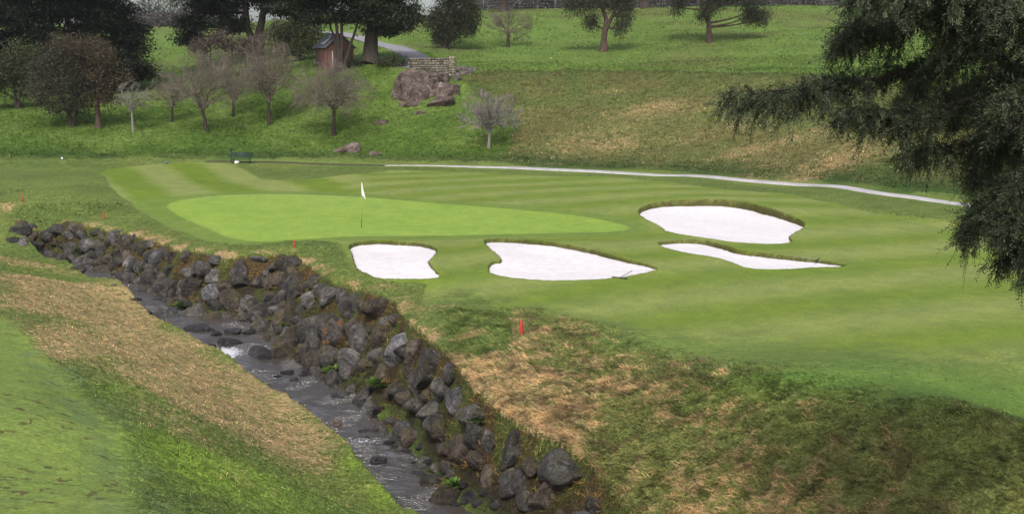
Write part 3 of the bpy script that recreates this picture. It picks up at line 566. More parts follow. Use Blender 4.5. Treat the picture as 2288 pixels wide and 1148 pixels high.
WALL = [(43, 515, 46, 27, 'dark', -20), (30, 538, 30, 18, 'dark', 0), (46, 541, 34, 21, 'grey', 0), (69, 508, 20, 18, 'dark', 0), (72, 531, 20, 27, 'brown', 10), (105, 523, 36, 34, 'dark', 20), (134, 515, 34, 28, 'grey', 0), (160, 515, 27, 30, 'grey', 15),
        (184, 528, 30, 30, 'dark', 0), (213, 520, 22, 18, 'dark', 0), (259, 526, 42, 23, 'grey', -15), (230, 526, 18, 16, 'dark', 0), (226, 551, 38, 28, 'dark', 0), (250, 541, 27, 16, 'dark', 0), (262, 551, 20, 18, 'brown', 0), (290, 547, 40, 34, 'brown', 0),
        (300, 531, 20, 16, 'grey', 0), (338, 547, 26, 22, 'grey', 0), (354, 572, 35, 42, 'pale', 15), (386, 575, 30, 26, 'brown', 0), (419, 576, 24, 28, 'dark', 10), (137, 581, 32, 28, 'dark', 0), (162, 560, 36, 36, 'dark', 0), (198, 578, 38, 34, 'dark', 0),
        (241, 581, 36, 28, 'brown', 0), (174, 602, 30, 18, 'dark', 0), (198, 602, 28, 20, 'dark', 0), (226, 607, 48, 26, 'brown', 0), (262, 590, 28, 22, 'dark', 0), (283, 624, 48, 36, 'grey', 15), (293, 590, 36, 30, 'grey', 0), (323, 593, 24, 32, 'dark', 0),
        (338, 618, 40, 42, 'grey', 25), (311, 633, 26, 24, 'grey', 0), (325, 651, 46, 28, 'dark', 0), (381, 602, 30, 24, 'dark', 0), (445, 599, 36, 30, 'grey', 10), (421, 608, 32, 24, 'grey', 0), (370, 642, 50, 46, 'dark', 25), (408, 639, 28, 30, 'dark', 0),
        (442, 639, 30, 30, 'dark', 0), (479, 615, 38, 28, 'grey', 0), (477, 651, 46, 36, 'pale', 0), (488, 581, 36, 22, 'grey', 0), (386, 663, 28, 32, 'dark', 15), (402, 676, 32, 28, 'brown', 0), (484, 682, 38, 22, 'dark', 0),
        (535, 600, 36, 38, 'grey', 0), (541, 629, 46, 36, 'dark', 0), (581, 631, 34, 36, 'dark', 0), (606, 632, 32, 36, 'brown', 0), (629, 587, 24, 34, 'brown', 20), (577, 580, 36, 16, 'pale', 0), (592, 612, 24, 20, 'grey', 0), (638, 637, 30, 28, 'dark', 0),
        (658, 657, 36, 42, 'dark', -15), (693, 671, 34, 38, 'grey', 0), (605, 665, 28, 20, 'dark', 0), (519, 673, 46, 54, 'brown', 0), (551, 681, 36, 40, 'grey', 10), (573, 690, 46, 44, 'dark', 0), (607, 692, 38, 38, 'dark', 0), (628, 711, 32, 48, 'brown', 10),
        (661, 743, 44, 54, 'brown', 20), (635, 788, 46, 56, 'brown', 0), (580, 733, 40, 44, 'dark', 0), (544, 718, 34, 26, 'brown', 0), (510, 708, 36, 22, 'grey', 0), (681, 788, 42, 50, 'brown', 20), (716, 803, 84, 36, 'brown', 0),
        (783, 808, 52, 62, 'grey', 10), (823, 812, 42, 44, 'brown', 0), (856, 840, 42, 50, 'brown', 0), (884, 870, 52, 52, 'brown', 0), (935, 855, 44, 54, 'dark', 0), (993, 870, 56, 52, 'grey', 0), (1018, 897, 46, 66, 'pale', 10), (936, 902, 64, 44, 'dark', 0),
        (1064, 970, 50, 60, 'dark', 0), (988, 970, 40, 60, 'brown', -15), (1097, 988, 38, 60, 'grey', -20), (1033, 1006, 58, 66, 'brown', 0), (1152, 1082, 66, 70, 'dark', 0), (1215, 1106, 66, 72, 'brown', 0), (1094, 1064, 36, 54, 'brown', 0)]
def where(u, v):
    if u < 200: s = 'far left wall end'
    elif u < 330: s = 'wall under second stake'
    elif u < 470: s = 'wall under left green tip'
    elif u < 640: s = 'wall under third stake'
    elif u < 800: s = 'wall left of notched bunker'
    elif u < 960: s = 'wall facing notched bunker'
    else: s = 'near wall stretch'
    tops = np.interp(u, [p[0] for p in RT[3:]], [p[1] for p in RT[3:]]); r = v - tops
    row = 'top course' if r < 28 else ('middle course' if r < 85 else 'bottom course'); return s, row
TN = dict(dark='dark grey', grey='grey', brown='brownish', pale='pale speckled', orange='stained', wet='wet black', red='reddish')
for i, (u, v, a, b, t, ti) in enumerate(WALL):
    s, row = where(u, v); size = 'large' if a * b > 1900 else ('small' if a * b < 700 else 'medium'); shape = 'wide' if a > 1.35 * b else ('upright' if b > 1.15 * a else 'blocky')
    rock(u, v, a, b, t, f'{size} {shape} {TN[t]} boulder, {row}, {s}', group=G_W, tilt=ti, seed=100 + i)
HERO = [(655, 592, 52, 50, 'dark', -30, 'dark tilted oval boulder jutting from the turf right below the third red stake'),
        (742, 654, 62, 32, 'grey', -28, 'long grey slab boulder leaning under the tan tuft left of the notched bunker'),
        (781, 677, 54, 54, 'dark', 15, 'dark banded boulder in the top course below the notched bunker'),
        (845, 688, 66, 46, 'brown', 0, 'wide flat-faced grey-brown boulder below the right corner of the notched bunker'),
        (708, 733, 60, 80, 'grey', 12, 'tallest rounded upright boulder in the middle of the wall, left of the orange-stained one'),
        (752, 748, 60, 80, 'orange', 10, 'round dark boulder with an orange stain on its lower half'),
        (807, 757, 60, 56, 'grey', 30, 'smooth blue-grey boulder right of the orange-stained one'),
        (853, 752, 48, 60, 'brown', 0, 'squarish dark boulder right of the smooth blue-grey one'),
        (893, 785, 76, 60, 'pale', -38, 'leaning boulder with bright white speckles and a pointed top'),
        (925, 790, 36, 76, 'brown', 12, 'narrow upright slab directly right of the white speckled boulder'),
        (963, 822, 66, 80, 'dark', 22, 'big dark craggy boulder at the edge of the tan grass'),
        (1061, 927, 74, 46, 'grey', 5, 'broad pinkish-grey boulder capping the near wall beside the tan grass'),
        (1149, 1000, 48, 84, 'dark', 28, 'slanting dark slab boulder with its top in the tan grass'),
        (1264, 1049, 110, 76, 'grey', 0, 'widest grey boulder, half sunk in grass nearest the camera'),
        (651, 702, 38, 64, 'brown', 15, 'upright brownish boulder left of the tallest rounded one'),
        (352, 706, 74, 42, 'pale', 0, 'rounded pinkish-grey boulder standing alone at the grass edge of the brook'),
        (442, 703, 58, 42, 'grey', -8, 'angular grey boulder standing by the upper pool of the brook')]
for i, (u, v, a, b, t, ti, lab) in enumerate(HERO): rock(u, v, a, b, t, lab, group=G_W if i < 15 else 'boulders standing in the brook', tilt=ti, seed=300 + i, sink=.1)
# wet rocks in the stream
STR = [(445, 737, 74, 24), (515, 768, 62, 28), (585, 797, 72, 36), (520, 745, 42, 20), (483, 748, 26, 16), (468, 775, 30, 12), (555, 745, 28, 14), (322, 700, 34, 18), (300, 672, 34, 12), (285, 688, 24, 8), (360, 668, 40, 12), (390, 688, 30, 12), (250, 640, 30, 10), (268, 662, 30, 10),
       (750, 950, 28, 26), (818, 963, 38, 11), (820, 978, 13, 8), (868, 991, 30, 15), (846, 1034, 40, 26), (890, 950, 36, 22), (915, 970, 30, 20), (848, 918, 34, 20), (757, 886, 36, 18), (820, 905, 38, 28), (980, 1073, 34, 24), (1049, 1112, 42, 28), (1067, 1126, 30, 24), (1006, 1100, 28, 12),
       (640, 835, 34, 16), (655, 850, 24, 12), (620, 842, 24, 10), (700, 905, 16, 6), (680, 838, 30, 18), (760, 850, 34, 14), (940, 1000, 30, 20), (905, 1010, 28, 12), (960, 1035, 30, 20), (940, 1062, 26, 14), (1010, 1060, 34, 22), (1040, 1085, 30, 22), (930, 1035, 26, 12), (1085, 1100, 28, 20), (1020, 1128, 34, 16), (1110, 1130, 34, 24), (880, 1000, 20, 10)]
for i, (u, v, a, b) in enumerate(STR):
    if (u, v) == (846, 1034): lab = 'dark pointed rock alone in midstream near the bottom of the brook'
    elif (u, v) == (750, 950): lab = 'reddish square rock on the grass edge of the brook'
    elif (u, v) == (445, 737): lab = 'long wet flat rock at the head of the little cascade'
    elif (u, v) == (515, 768): lab = 'smooth dark rock just right of the white cascade'
    elif (u, v) == (585, 797): lab = 'broad low dark rock below the cascade against the wall'
    else: lab = f"{'wide flat' if a > 1.7 * b else 'chunky'} wet stone, {'upper brook' if v < 725 else ('brook around the cascade' if v < 860 else ('middle reach of brook' if v < 1010 else 'lowest reach of brook'))}"
    P = hit(u, v, h=lambda p, q: np.maximum(terrain(p, q, fine=False), zwater_at(q)))
    rock(u, v, a, b, 'red' if i == 14 else 'wet', lab, 'rock', 'stones lying in the brook', seed=500 + i, p=P, sink=0.2, base=ICO3, big=1.0)
# smaller fill boulders and rubble
cx, cy = scatter(6000, -20, 1350, 22, 60); cu = channel(cx, cy); k = (cu > .56) & (cu < .97); cx, cy, cu = cx[k], cy[k], cu[k]
done = [(o.location.x, o.location.y, max(o.dimensions) * .36) for o in COL.objects if o.name.startswith('boulder')]; nf = 0
done = np.array(done)
for x, y, u_ in zip(cx, cy, cu):
    r = rng.uniform(.16, .30) if (u_ < .75 and len(done) % 3) else rng.uniform(.24, .50)
    if (np.hypot(done[:, 0] - x, done[:, 1] - y) < done[:, 2] * .72 + r * .38).any(): continue
    z = gz(x, y)[0]; V = rock_shape(900 + nf, 8, ICO3) * np.array([r, r * .9, r * rng.uniform(.7, 1.1)]); o = mesh_obj('boulder', V, [ICO3[1]], ROCKS[['dark', 'brown', 'grey', 'dark'][nf % 4]]); o.location = (x, y, z + r * .2); o.rotation_euler.z = rng.uniform(0, 6)
    uu = 1144 + F * x / (y * 1.0); vv = 574 + F * (CAMZ - z - y * math.tan(PITCH)) / y; s, row = where(uu, vv)
    tag(o, f"small {TN[['dark', 'brown', 'grey', 'dark'][nf % 4]]} wedged rock, {row}, {s}", 'boulder', G_W); done = np.vstack([done, (x, y, r)]); nf += 1
    if nf >= 280: break
cx, cy = scatter(6000, 150, 1250, 22, 56); cu = channel(cx, cy); k = (cu > .42) & (cu < .62); cx, cy = cx[k], cy[k]; nf = 0
for x, y in zip(cx[:110], cy[:110]):
    r = rng.uniform(.07, .18); z = gz(x, y)[0]; V = rock_shape(1300 + nf, 9, ICO2) * np.array([r * 1.2, r, r * .6]); o = mesh_obj('stone', V, [ICO2[1]], ROCKS['wet' if nf % 2 else 'dark'], smooth=False); o.location = (x, y, z + r * .2); o.rotation_euler = (0, 0, rng.uniform(0, 6))
    tag(o, f"little angular {'wet black' if nf % 2 else 'dark grey'} {'thin' if r < .09 else ('flat' if r < .115 else ('chunky' if r < .15 else 'broad'))} rubble, {'nearest' if y < 27 else ('near' if y < 31 else ('middle' if y < 36 else ('cascade' if y < 42 else 'far')))} wall foot", 'stone', 'rubble along the foot of the boulder wall'); nf += 1
print('setting done')
#PART2
# ------------------------------------------------------------------ paths
def strip(name, P, wid, mat, lift=.03, th=.08, taper=False):
    P = np.asarray(P, float); t = np.arange(len(P)); tf = np.linspace(0, len(P) - 1, len(P) * 14)
    for _ in range(1):
        k = np.clip(np.searchsorted(t, tf, 'right') - 1, 0, len(P) - 2); f = (tf - k)[:, None]
        p0, p1, p2, p3 = P[np.maximum(k - 1, 0)], P[k], P[k + 1], P[np.minimum(k + 2, len(P) - 1)]
        Q = .5 * ((2 * p1) + (-p0 + p2) * f + (2 * p0 - 5 * p1 + 4 * p2 - p3) * f ** 2 + (-p0 + 3 * p1 - 3 * p2 + p3) * f ** 3)
    T = np.gradient(Q, axis=0); T /= np.linalg.norm(T, axis=1)[:, None]; N = np.stack([T[:, 1], -T[:, 0]], 1)
    offs = np.linspace(-wid / 2, wid / 2, 7); wt = np.clip(.15 + np.arange(len(Q)) / 45, 0, 1) if taper else np.ones(len(Q)); V = (Q[:, None] + N[:, None] * offs[None, :, None] * wt[:, None, None]).reshape(-1, 2); z = gz(V[:, 0], V[:, 1]).reshape(-1, 7); z = z * .4 + z.mean(1)[:, None] * .6
    top = np.concatenate([V, (z + lift).reshape(-1, 1)], 1).reshape(-1, 7, 3); lo0 = top[:, :1] - [0, 0, th]; lo1 = top[:, -1:] - [0, 0, th]
    A = np.concatenate([lo0, top, lo1], 1); n = len(Q); ii = np.arange(n * 9).reshape(n, 9); f = np.stack([ii[:-1, :-1], ii[:-1, 1:], ii[1:, 1:], ii[1:, :-1]], -1).reshape(-1, 4)
    o = mesh_obj(name, A.reshape(-1, 3), [f], mat, smooth=False); return tag(o, kind='structure')
M_CONC = mat_simple('pale_concrete', (.30, .285, .29), (.44, .42, .43), 1.5, .85, .2); M_ASPH = mat_simple('grey_asphalt', (.17, .16, .18), (.25, .24, .26), 3, .9, .2); M_DIRT = mat_simple('dark_earth', (.025, .018, .014), (.06, .04, .03), 3, .95, .4)
strip('cart_path', PATHL, .9, M_CONC, .04, taper=True); strip('dirt_track', TRACK, .55, M_DIRT, .02); strip('hill_path', UPATH, 2.6, M_ASPH, .05)

# ------------------------------------------------------------------ vegetation builders
def twigs(mb, P0, P1, r0, r1):
    """many straight three-sided twigs at once"""
    T = P1 - P0; L = np.linalg.norm(T, axis=1)[:, None] + 1e-9; T = T / L; up = np.where(np.abs(T[:, 2:]) < .9, np.array([[0, 0, 1.]]), np.array([[1., 0, 0]])); A = np.cross(T, up); A /= np.linalg.norm(A, axis=1)[:, None]; B = np.cross(T, A); V = []
    r0 = np.broadcast_to(r0, (len(P0),))[:, None]; r1 = np.broadcast_to(r1, (len(P0),))[:, None]
    for P, r in ((P0, r0), (P1, r1)):
        for k in range(3): V.append(P + r * (math.cos(k * 2.094) * A + math.sin(k * 2.094) * B))
    V = np.stack(V, 1).reshape(-1, 3); i = np.arange(len(P0))[:, None] * 6; mb.add(V, [np.concatenate([i + np.array(q) for q in [(0, 1, 4, 3), (1, 2, 5, 4), (2, 0, 3, 5)]])])
def leaves(C, per, rc, size, ca, cb, r, flat=1.0, up=.3, aspect=.45, tip=None, out=None):
    """leaf-sized lozenges clustered about the centres C"""
    n = len(C) * per; P = np.repeat(C, per, 0) + r.normal(size=(n, 3)) * np.array([rc, rc, rc * flat])
    s = size * r.uniform(.5, 1.4, n)[:, None]; D = r.normal(size=(n, 3)); D[:, 2] *= (.35 if flat < .6 else 1)
    if out is not None: D += np.repeat(out, per, 0) * 1.2
    if tip is not None: D += np.array(tip)
    D /= np.linalg.norm(D, axis=1)[:, None]; N = r.normal(size=(n, 3)) + np.array([0, 0, up * 3]); S = np.cross(D, N); S /= np.linalg.norm(S, axis=1)[:, None] + 1e-9
    V = np.stack([P - D * s * .5, P + S * s * aspect * .5 + D * s * .05, P + D * s * .5, P - S * s * aspect * .5 + D * s * .05], 1).reshape(-1, 3); f = np.arange(n * 4).reshape(n, 4)
    t = np.repeat(r.uniform(0, 1, (len(C), 1)), per, 0) * .65 + r.uniform(0, 1, (n, 1)) * .35; c = (np.array(ca) * (1 - t) + np.array(cb) * t) * r.uniform(.75, 1.25, (n, 1)); return V, f, np.repeat(c, 4, 0)
def tree(name, label, cat, base, trunks, r0, blobs, ca, cb, seed, leaf=.22, dens=1.0, rc=.45, flat=1.0, bark=M_BARKD, group=None, aspect=.45, tip=None, per=45, shell=.55, limbs=True, up=.3):
    """base (u, v, D or None); trunks list of [(u, v), ...] above the base; blobs (u, v, ru, rv[, dD])"""
    r = np.random.default_rng(seed); B = ghit(base[0], base[1]) if base[2] is None else np.array([*at(*base)[:2], 0]); B[2] = gz(B[0], B[1])[0] - .1; D = B[1]; root = empty(name, tuple(B), label, cat, group)
    mb = MB(); tp = []
    for q, tr in enumerate(trunks):
        P = [at(base[0] + q * .3 * r0, base[1], D)]; P[0] = B.copy() + [q * r0 * .6, 0, 0]
        for a, (u, v) in enumerate(tr): P.append(at(u, v, D + r.uniform(-.3, .3) * a))
        P = np.array(P) - B; nsub = 5; Q = []
        for a in range(len(P) - 1):
            for t in np.linspace(0, 1, nsub, endpoint=False): Q.append(P[a] * (1 - t) + P[a + 1] * t + r.normal(size=3) * min(r0, .25) * .07 * (a + t > 0))
        Q.append(P[-1]); Q = np.array(Q); R = np.linspace(1, .35, len(Q)) * r0 / (1 + .25 * q); R[:3] *= [1.5, 1.22, 1.08]; mb.tube(Q, R, 9); tp.append(Q)
    tp = np.concatenate(tp); Cs = []; Os = []
    for bl in blobs:
        u, v, ru, rv = bl[:4]; dD = bl[4] if len(bl) > 4 else r.uniform(-1, 1) * ru * D / F * .5; c = at(u, v, D + dD) - B; e = np.array([ru, ru * .85, rv]) * D / F
        n = max(int(dens * (e[0] * e[2] * 4.5 + 3)), 5); d = r.normal(size=(n, 3)); d /= np.linalg.norm(d, axis=1)[:, None]; rad = r.uniform(shell, 1.0, (n, 1)) ** .8; Cs.append(c + d * rad * e); Os.append(d)
        if limbs:
            k = np.argmin(np.linalg.norm(tp - (c - [0, 0, e[2] * .8]), axis=1)); s0 = tp[k]; m1 = (s0 + c) / 2 + [0, 0, -.1 * np.linalg.norm(c - s0)] + r.normal(size=3) * .1
            t = np.linspace(0, 1, 6)[:, None]; mb.tube((1 - t) ** 2 * s0 + 2 * t * (1 - t) * m1 + t * t * c, np.linspace(r0 * .38, .03, 6), 5)
            sel = Cs[-1][:: max(1, n // 10)]; st = np.repeat(c[None] * .75 + m1[None] * .25, len(sel), 0); twigs(mb, st, sel, .05, .015)
    mb.build('trunk', bark, root); C_ = np.concatenate(Cs); O_ = np.concatenate(Os)
    V, f, c = leaves(C_, per, rc, leaf, ca, cb, r, flat, up, aspect, tip, O_); mesh_obj('crown', V, [f], M_LEAF, root, False, c); return root
def bare(label, base, forkv, box, seed, mat=M_TWIG, n=(10, 8, 7, 5), lean=0, r0=.12, droop=0.0, tw=.0112, name='bare_tree', group='leafless trees on the slope', buds=None):
    r = np.random.default_rng(seed); B = ghit(*base) if len(base) == 2 else at(*base); B[2] = gz(B[0], B[1])[0] - .05; D = B[1]; root = empty(name, tuple(B), label, 'tree', group); mb = MB(); s = D / F
    fk = at(base[0] + lean, forkv, D) - B; t = np.linspace(0, 1, 7)[:, None]; mb.tube(fk * t + r.normal(size=(7, 3)) * r0 * .12 * (t > 0), np.linspace(r0 * 1.25, r0 * .75, 7), 8)
    mb.build('trunk', M_BARKD if mat is M_TWIG else mat, root); mb = MB()
    u0, u1, v0, v1 = box; c = at((u0 + u1) / 2, (v0 + v1) / 2, D) - B; e = np.array([(u1 - u0) / 2, (u1 - u0) / 2 * .9, (v1 - v0) / 2]) * s
    R = e[0]; P0s, P1s, dirs = [], [], []
    az = np.arange(n[0]) * 2.399 + r.uniform(0, 6); el = np.arcsin(np.clip(np.linspace(-.35, .98, n[0]) + r.uniform(-.1, .1, n[0]), -1, 1))
    lim = []
    for a, b in zip(az, el):
        tgt = c + e * np.array([math.cos(b) * math.cos(a), math.cos(b) * math.sin(a), math.sin(b)]) * r.uniform(.6, 1.0); md = (fk * .6 + tgt * .4) + [0, 0, e[2] * .22]; st = fk * r.uniform(.85, 1.0)
        t = np.linspace(0, 1, 9)[:, None]; L = (1 - t) ** 2 * st + 2 * t * (1 - t) * md + t * t * tgt + r.normal(size=(9, 3)) * .03 * R * (t > .1); mb.tube(L, np.linspace(r0 * .5, tw * 1.6, 9), 5); lim.append(L)
    def sub(paths, k, ln, spread, ra, rb):
        S, E = [], []
        for L in paths:
            f = r.uniform(.25, 1.0, k) * (len(L) - 1.001); i = f.astype(int); p = L[i] + (L[i + 1] - L[i]) * (f - i)[:, None]; d = L[i + 1] - L[i]; d /= np.linalg.norm(d, axis=1)[:, None] + 1e-9; d = d + r.normal(size=(k, 3)) * spread + np.array([0, 0, .15 - droop]); d /= np.linalg.norm(d, axis=1)[:, None]; S.append(p); E.append(p + d * ln * r.uniform(.5, 1.15, (k, 1)))
        S, E = np.concatenate(S), np.concatenate(E); q = (E - c) / (e * 1.06); m = np.linalg.norm(q, axis=1); mx = 1 + .22 * (fbm(E[:, 0] / R * 2.2 + 9, E[:, 1] / R * 2.2, E[:, 2] / R * 2.2, seed, 2) - .5) * 2; E = np.where((m > mx)[:, None], c + (E - c) / m[:, None] * mx[:, None], E); twigs(mb, S, E, ra, rb); return np.stack([S, (S + E) / 2, E], 1)
    a = sub(lim, n[1], R * .48, .55, tw * 2.2, tw * 1.2); b = sub(a, n[2], R * .28, .7, tw * 1.3, tw * .8); d_ = sub(b, n[3], R * .16, .8, tw * .9, tw * .45)
    mb.build('branches', mat, root)
    if buds is not None:
        E = d_[:, 2]; V, f, cc = leaves(E[r.uniform(0, 1, len(E)) < .35], 1, .04, .10, buds, tuple(q * 1.8 for q in buds), r); mesh_obj('buds', V, [f], M_LEAF, root, False, cc)
    return root
SL_ = 'leafless trees on the slope'; BD = (.050, .043, .036)
bare('small pale bare sapling beside the reddish trunk on the left slope', (298, 297), 245, (250, 345, 185, 262), 1, M_TWIGL, (8, 6, 5, 4), -4, .10)
bare('thin bare tree between the sapling and the leaning bare tree', (385, 275), 238, (335, 440, 160, 262), 2, n=(12, 7, 5, 3), buds=BD)
bare('wide bare tree with a trunk leaning left, left slope', (463, 296), 240, (355, 560, 122, 266), 3, n=(16, 7, 6, 3), lean=-12, r0=.15, buds=BD)
bare('bare tree partly hidden between two larger bare trees', (521, 262), 225, (462, 590, 105, 240), 4, n=(14, 7, 5, 3), buds=BD)
bare('tallest grey bare tree with a dense rounded crown, left of the shed', (601, 282), 225, (520, 680, 78, 256), 5, n=(18, 7, 6, 3), r0=.16, buds=BD)
bare('broad spreading bare tree in front of the shed', (746, 305), 240, (648, 838, 145, 276), 6, n=(20, 7, 7, 3), r0=.16, droop=.2, buds=BD)
bare('pale silvery bare tree standing alone below the rock outcrop', (1092, 333), 290, (1020, 1165, 203, 318), 7, M_TWIGL, (15, 6, 5, 3), 2, .12, tw=.017)
bare('small vase-shaped bare tree on the upper lawn beside the dark leafy tree', (1135, 108), 78, (1082, 1192, 22, 98), 8, n=(9, 7, 6, 4), r0=.2)
DK = ((.007, .013, .007), (.020, .032, .014)); OL = ((.026, .036, .014), (.075, .085, .030)); BZ = ((.075, .045, .028), (.16, .095, .055)); GG = ((.022, .027, .022), (.060, .066, .048))
G_L = 'dark trees at the upper left'
CY = dict(leaf=.42, rc=.75, flat=.32, aspect=.34, per=80, dens=2.9, up=.8, shell=.2)
tree('cypress_tree', 'huge black-green cypress with layered boughs reaching right, behind the bronze trees', 'tree', (130, 222, 119), [[(112, 150), (98, 60), (85, -60), (80, -160)], [(150, 120), (150, 10), (170, -120)]], .55,
     [(200, 20, 110, 32), (265, 110, 70, 26), (150, 80, 100, 28), (285, 62, 45, 16), (295, 160, 44, 18), (215, 155, 80, 22), (120, -30, 130, 30), (250, -25, 90, 22), (180, -70, 120, 30), (270, 135, 60, 20), (240, 185, 60, 16), (190, 120, 80, 24), (290, 85, 30, 10), (100, 30, 60, 25), (240, 50, 60, 20)], *DK, 21, group=G_L, **CY)
tree('cypress_tree', 'dark cypress at the left frame edge with a pale leaning trunk', 'tree', (75, 225, 128), [[(95, 110), (92, 30), (70, -80)]], .5,
     [(20, 40, 80, 28), (10, 100, 70, 34), (70, 0, 90, 26), (40, -50, 110, 30), (-40, 20, 80, 50), (40, 150, 60, 30), (-40, 130, 60, 50), (100, 130, 50, 22), (60, 75, 45, 18)], *DK, 22, group=G_L, **CY)
tree('olive_tree', 'yellow-green tree with two slim trunks at the far left of the slope', 'tree', (38, 248, 108), [[(33, 200), (25, 120)], [(46, 200), (52, 140)]], .2,
     [(20, 150, 45, 36), (55, 190, 30, 30), (-5, 200, 34, 28), (40, 120, 36, 24), (70, 150, 24, 26), (-30, 160, 40, 50)], *OL, 23, group=G_L, leaf=.22, dens=3.5)
tree('bronze_tree', 'broad grey-green tree with bronze top leaves and a low dark trunk', 'tree', (160, 285, 98), [[(157, 262), (140, 225), (130, 170)], [(175, 230), (190, 160)]], .22,
     [(125, 205, 58, 45), (172, 160, 50, 45), (108, 155, 40, 42), (160, 235, 46, 26), (90, 190, 26, 30), (145, 120, 44, 30), (190, 195, 36, 40)], (.026, .028, .018), (.072, .068, .042), 24, group=G_L, leaf=.19, dens=4.5, rc=.38)
tree('bronze_tree', 'rust-tinged tree with a thick reddish trunk, right of the grey-green one', 'tree', (220, 288, 97.5), [[(219, 262), (217, 225), (225, 150)]], .30,
     [(212, 200, 40, 40), (235, 155, 32, 36), (272, 176, 18, 13), (200, 108, 42, 20), (150, 98, 34, 14), (222, 128, 30, 24), (245, 215, 22, 22), (185, 145, 26, 26)], (.040, .034, .020), (.115, .085, .048), 25, bark=M_BARKR, group=G_L, leaf=.19, dens=4.0, rc=.36)
# centre-left mass
tree('cypress_tree', 'dark cypress with two leaning grey trunks above the bronze bushes', 'tree', (575, 118, 128), [[(580, 70), (592, 10), (612, -90)], [(552, 60), (545, -20), (530, -100)]], .6,
     [(480, 18, 80, 20), (560, -12, 90, 22), (655, -5, 60, 18), (430, 55, 40, 20), (700, 25, 46, 20), (510, 55, 50, 18), (450, -20, 60, 25), (620, 12, 50, 16), (425, 85, 28, 18), (590, -50, 120, 24), (500, -60, 90, 25)], *DK, 26, group='dark trees above the bare trees', **CY)
tree('oak_tree', 'dense dark round tree directly left of the shed', 'tree', (668, 133, 119), [[(668, 110), (664, 80)]], .25, [(658, 80, 40, 28), (690, 108, 20, 18), (640, 108, 30, 20), (672, 58, 34, 20), (705, 70, 22, 18), (630, 70, 22, 16)], *OL, 27, leaf=.22, dens=4, group='dark trees above the bare trees')
tree('bronze_bush', 'purplish bronze bush behind the bare trees, left one', 'bush', (470, 128, 117), [[(470, 112), (468, 95)]], .12, [(465, 98, 34, 20), (440, 112, 22, 14), (492, 88, 26, 18)], (.045, .030, .028), (.12, .085, .075), 28, leaf=.19, dens=4, rc=.35, group='purplish bronze bushes')
tree('bronze_bush', 'purplish bronze bush behind the bare trees, right one', 'bush', (548, 132, 117), [[(548, 118), (546, 100)]], .12, [(540, 100, 32, 18), (565, 108, 24, 16), (520, 108, 22, 14)], (.045, .030, .028), (.12, .085, .075), 29, leaf=.19, dens=4, rc=.35, group='purplish bronze bushes')
tree('olive_bush', 'rounded olive bush between the leaning trunks and the dark round tree', 'bush', (612, 100, 140), [[(612, 85), (612, 70)]], .12, [(605, 66, 26, 18), (630, 74, 22, 14), (590, 80, 20, 14)], (.05, .06, .04), (.11, .12, .07), 30, leaf=.2, dens=3.5)
tree('forked_tree', 'slim dark tree with four forking stems in front of the shed', 'tree', (758, 152, 110), [[(757, 110), (752, 60), (735, -40)], [(764, 90), (762, 20), (775, -60)], [(786, 92), (802, 45), (806, -10)], [(745, 80), (735, 50), (715, 20)]], .26,
     [(700, 12, 50, 13), (755, -18, 60, 16), (690, 42, 34, 9), (805, 12, 30, 12), (640, 22, 36, 12), (670, -10, 46, 14), (725, 38, 24, 8), (780, 35, 26, 9), (730, -50, 90, 18)], (.012, .020, .010), (.038, .055, .022), 31, group='trees beside the shed', **CY)
tree('cypress_tree', 'large cypress with a massive flared trunk right of the shed', 'tree', (826, 152, 112), [[(828, 110), (832, 50), (835, -100)]], .95,
     [(865, 20, 50, 12), (800, -2, 50, 14), (895, 52, 24, 7), (825, 45, 46, 10), (855, 72, 36, 7), (925, 40, 24, 6), (780, 42, 24, 9), (880, -10, 44, 12), (905, 22, 26, 7), (840, -45, 90, 20), (870, 60, 40, 8)], (.014, .024, .010), (.045, .065, .024), 32, group='trees beside the shed', **CY)
tree('dark_bush', 'low dark green bush at the foot of the massive trunk, beside the path', 'bush', (878, 152, 109.5), [[(878, 140), (878, 132)]], .1, [(880, 134, 24, 13), (858, 138, 18, 11), (900, 140, 14, 8)], (.018, .030, .012), (.050, .070, .026), 33, leaf=.16, dens=3, rc=.25)
tree('dark_bush', 'low dark bush between the forked tree and the massive trunk', 'bush', (795, 153, 111), [[(795, 145), (795, 138)]], .1, [(795, 143, 20, 9), (780, 146, 14, 7)], (.018, .028, .014), (.045, .06, .026), 34, leaf=.16, dens=3, rc=.22)
tree('dark_tree', 'bushy dark tree with low hanging leaves on the upper lawn', 'tree', (992, 112, 124), [[(992, 85), (1000, 30), (1010, -50)], [(1005, 85), (1035, 30)]], .35,
     [(998, 40, 34, 40), (1030, 20, 32, 30), (990, 84, 24, 18), (1052, 34, 20, 28), (1018, -20, 50, 26), (972, 50, 18, 28), (1045, 62, 18, 16), (1015, 70, 22, 20)], (.018, .023, .012), (.052, .058, .026), 35, leaf=.24, dens=4.5, rc=.4, tip=(0, 0, -.8))
EU = dict(leaf=.26, rc=.40, dens=4.5, per=45, tip=(0, 0, -1.4), aspect=.3, bark=M_BARKR, group='eucalyptus trees on the upper lawn')
tree('eucalyptus_tree', 'eucalyptus with a forked reddish trunk nearest the crest of the bank', 'tree', (1347, 119, 119), [[(1350, 80), (1355, 45), (1342, 10), (1330, -60)], [(1352, 70), (1372, 30), (1382, -10), (1400, -60)]], .34,
     [(1300, 12, 40, 16), (1335, -14, 60, 20), (1392, 22, 20, 32), (1320, 50, 14, 14), (1275, -2, 22, 14), (1388, 62, 12, 13), (1400, -20, 36, 22), (1362, 8, 10, 10)], (.028, .032, .018), (.075, .078, .042), 36, **EU)
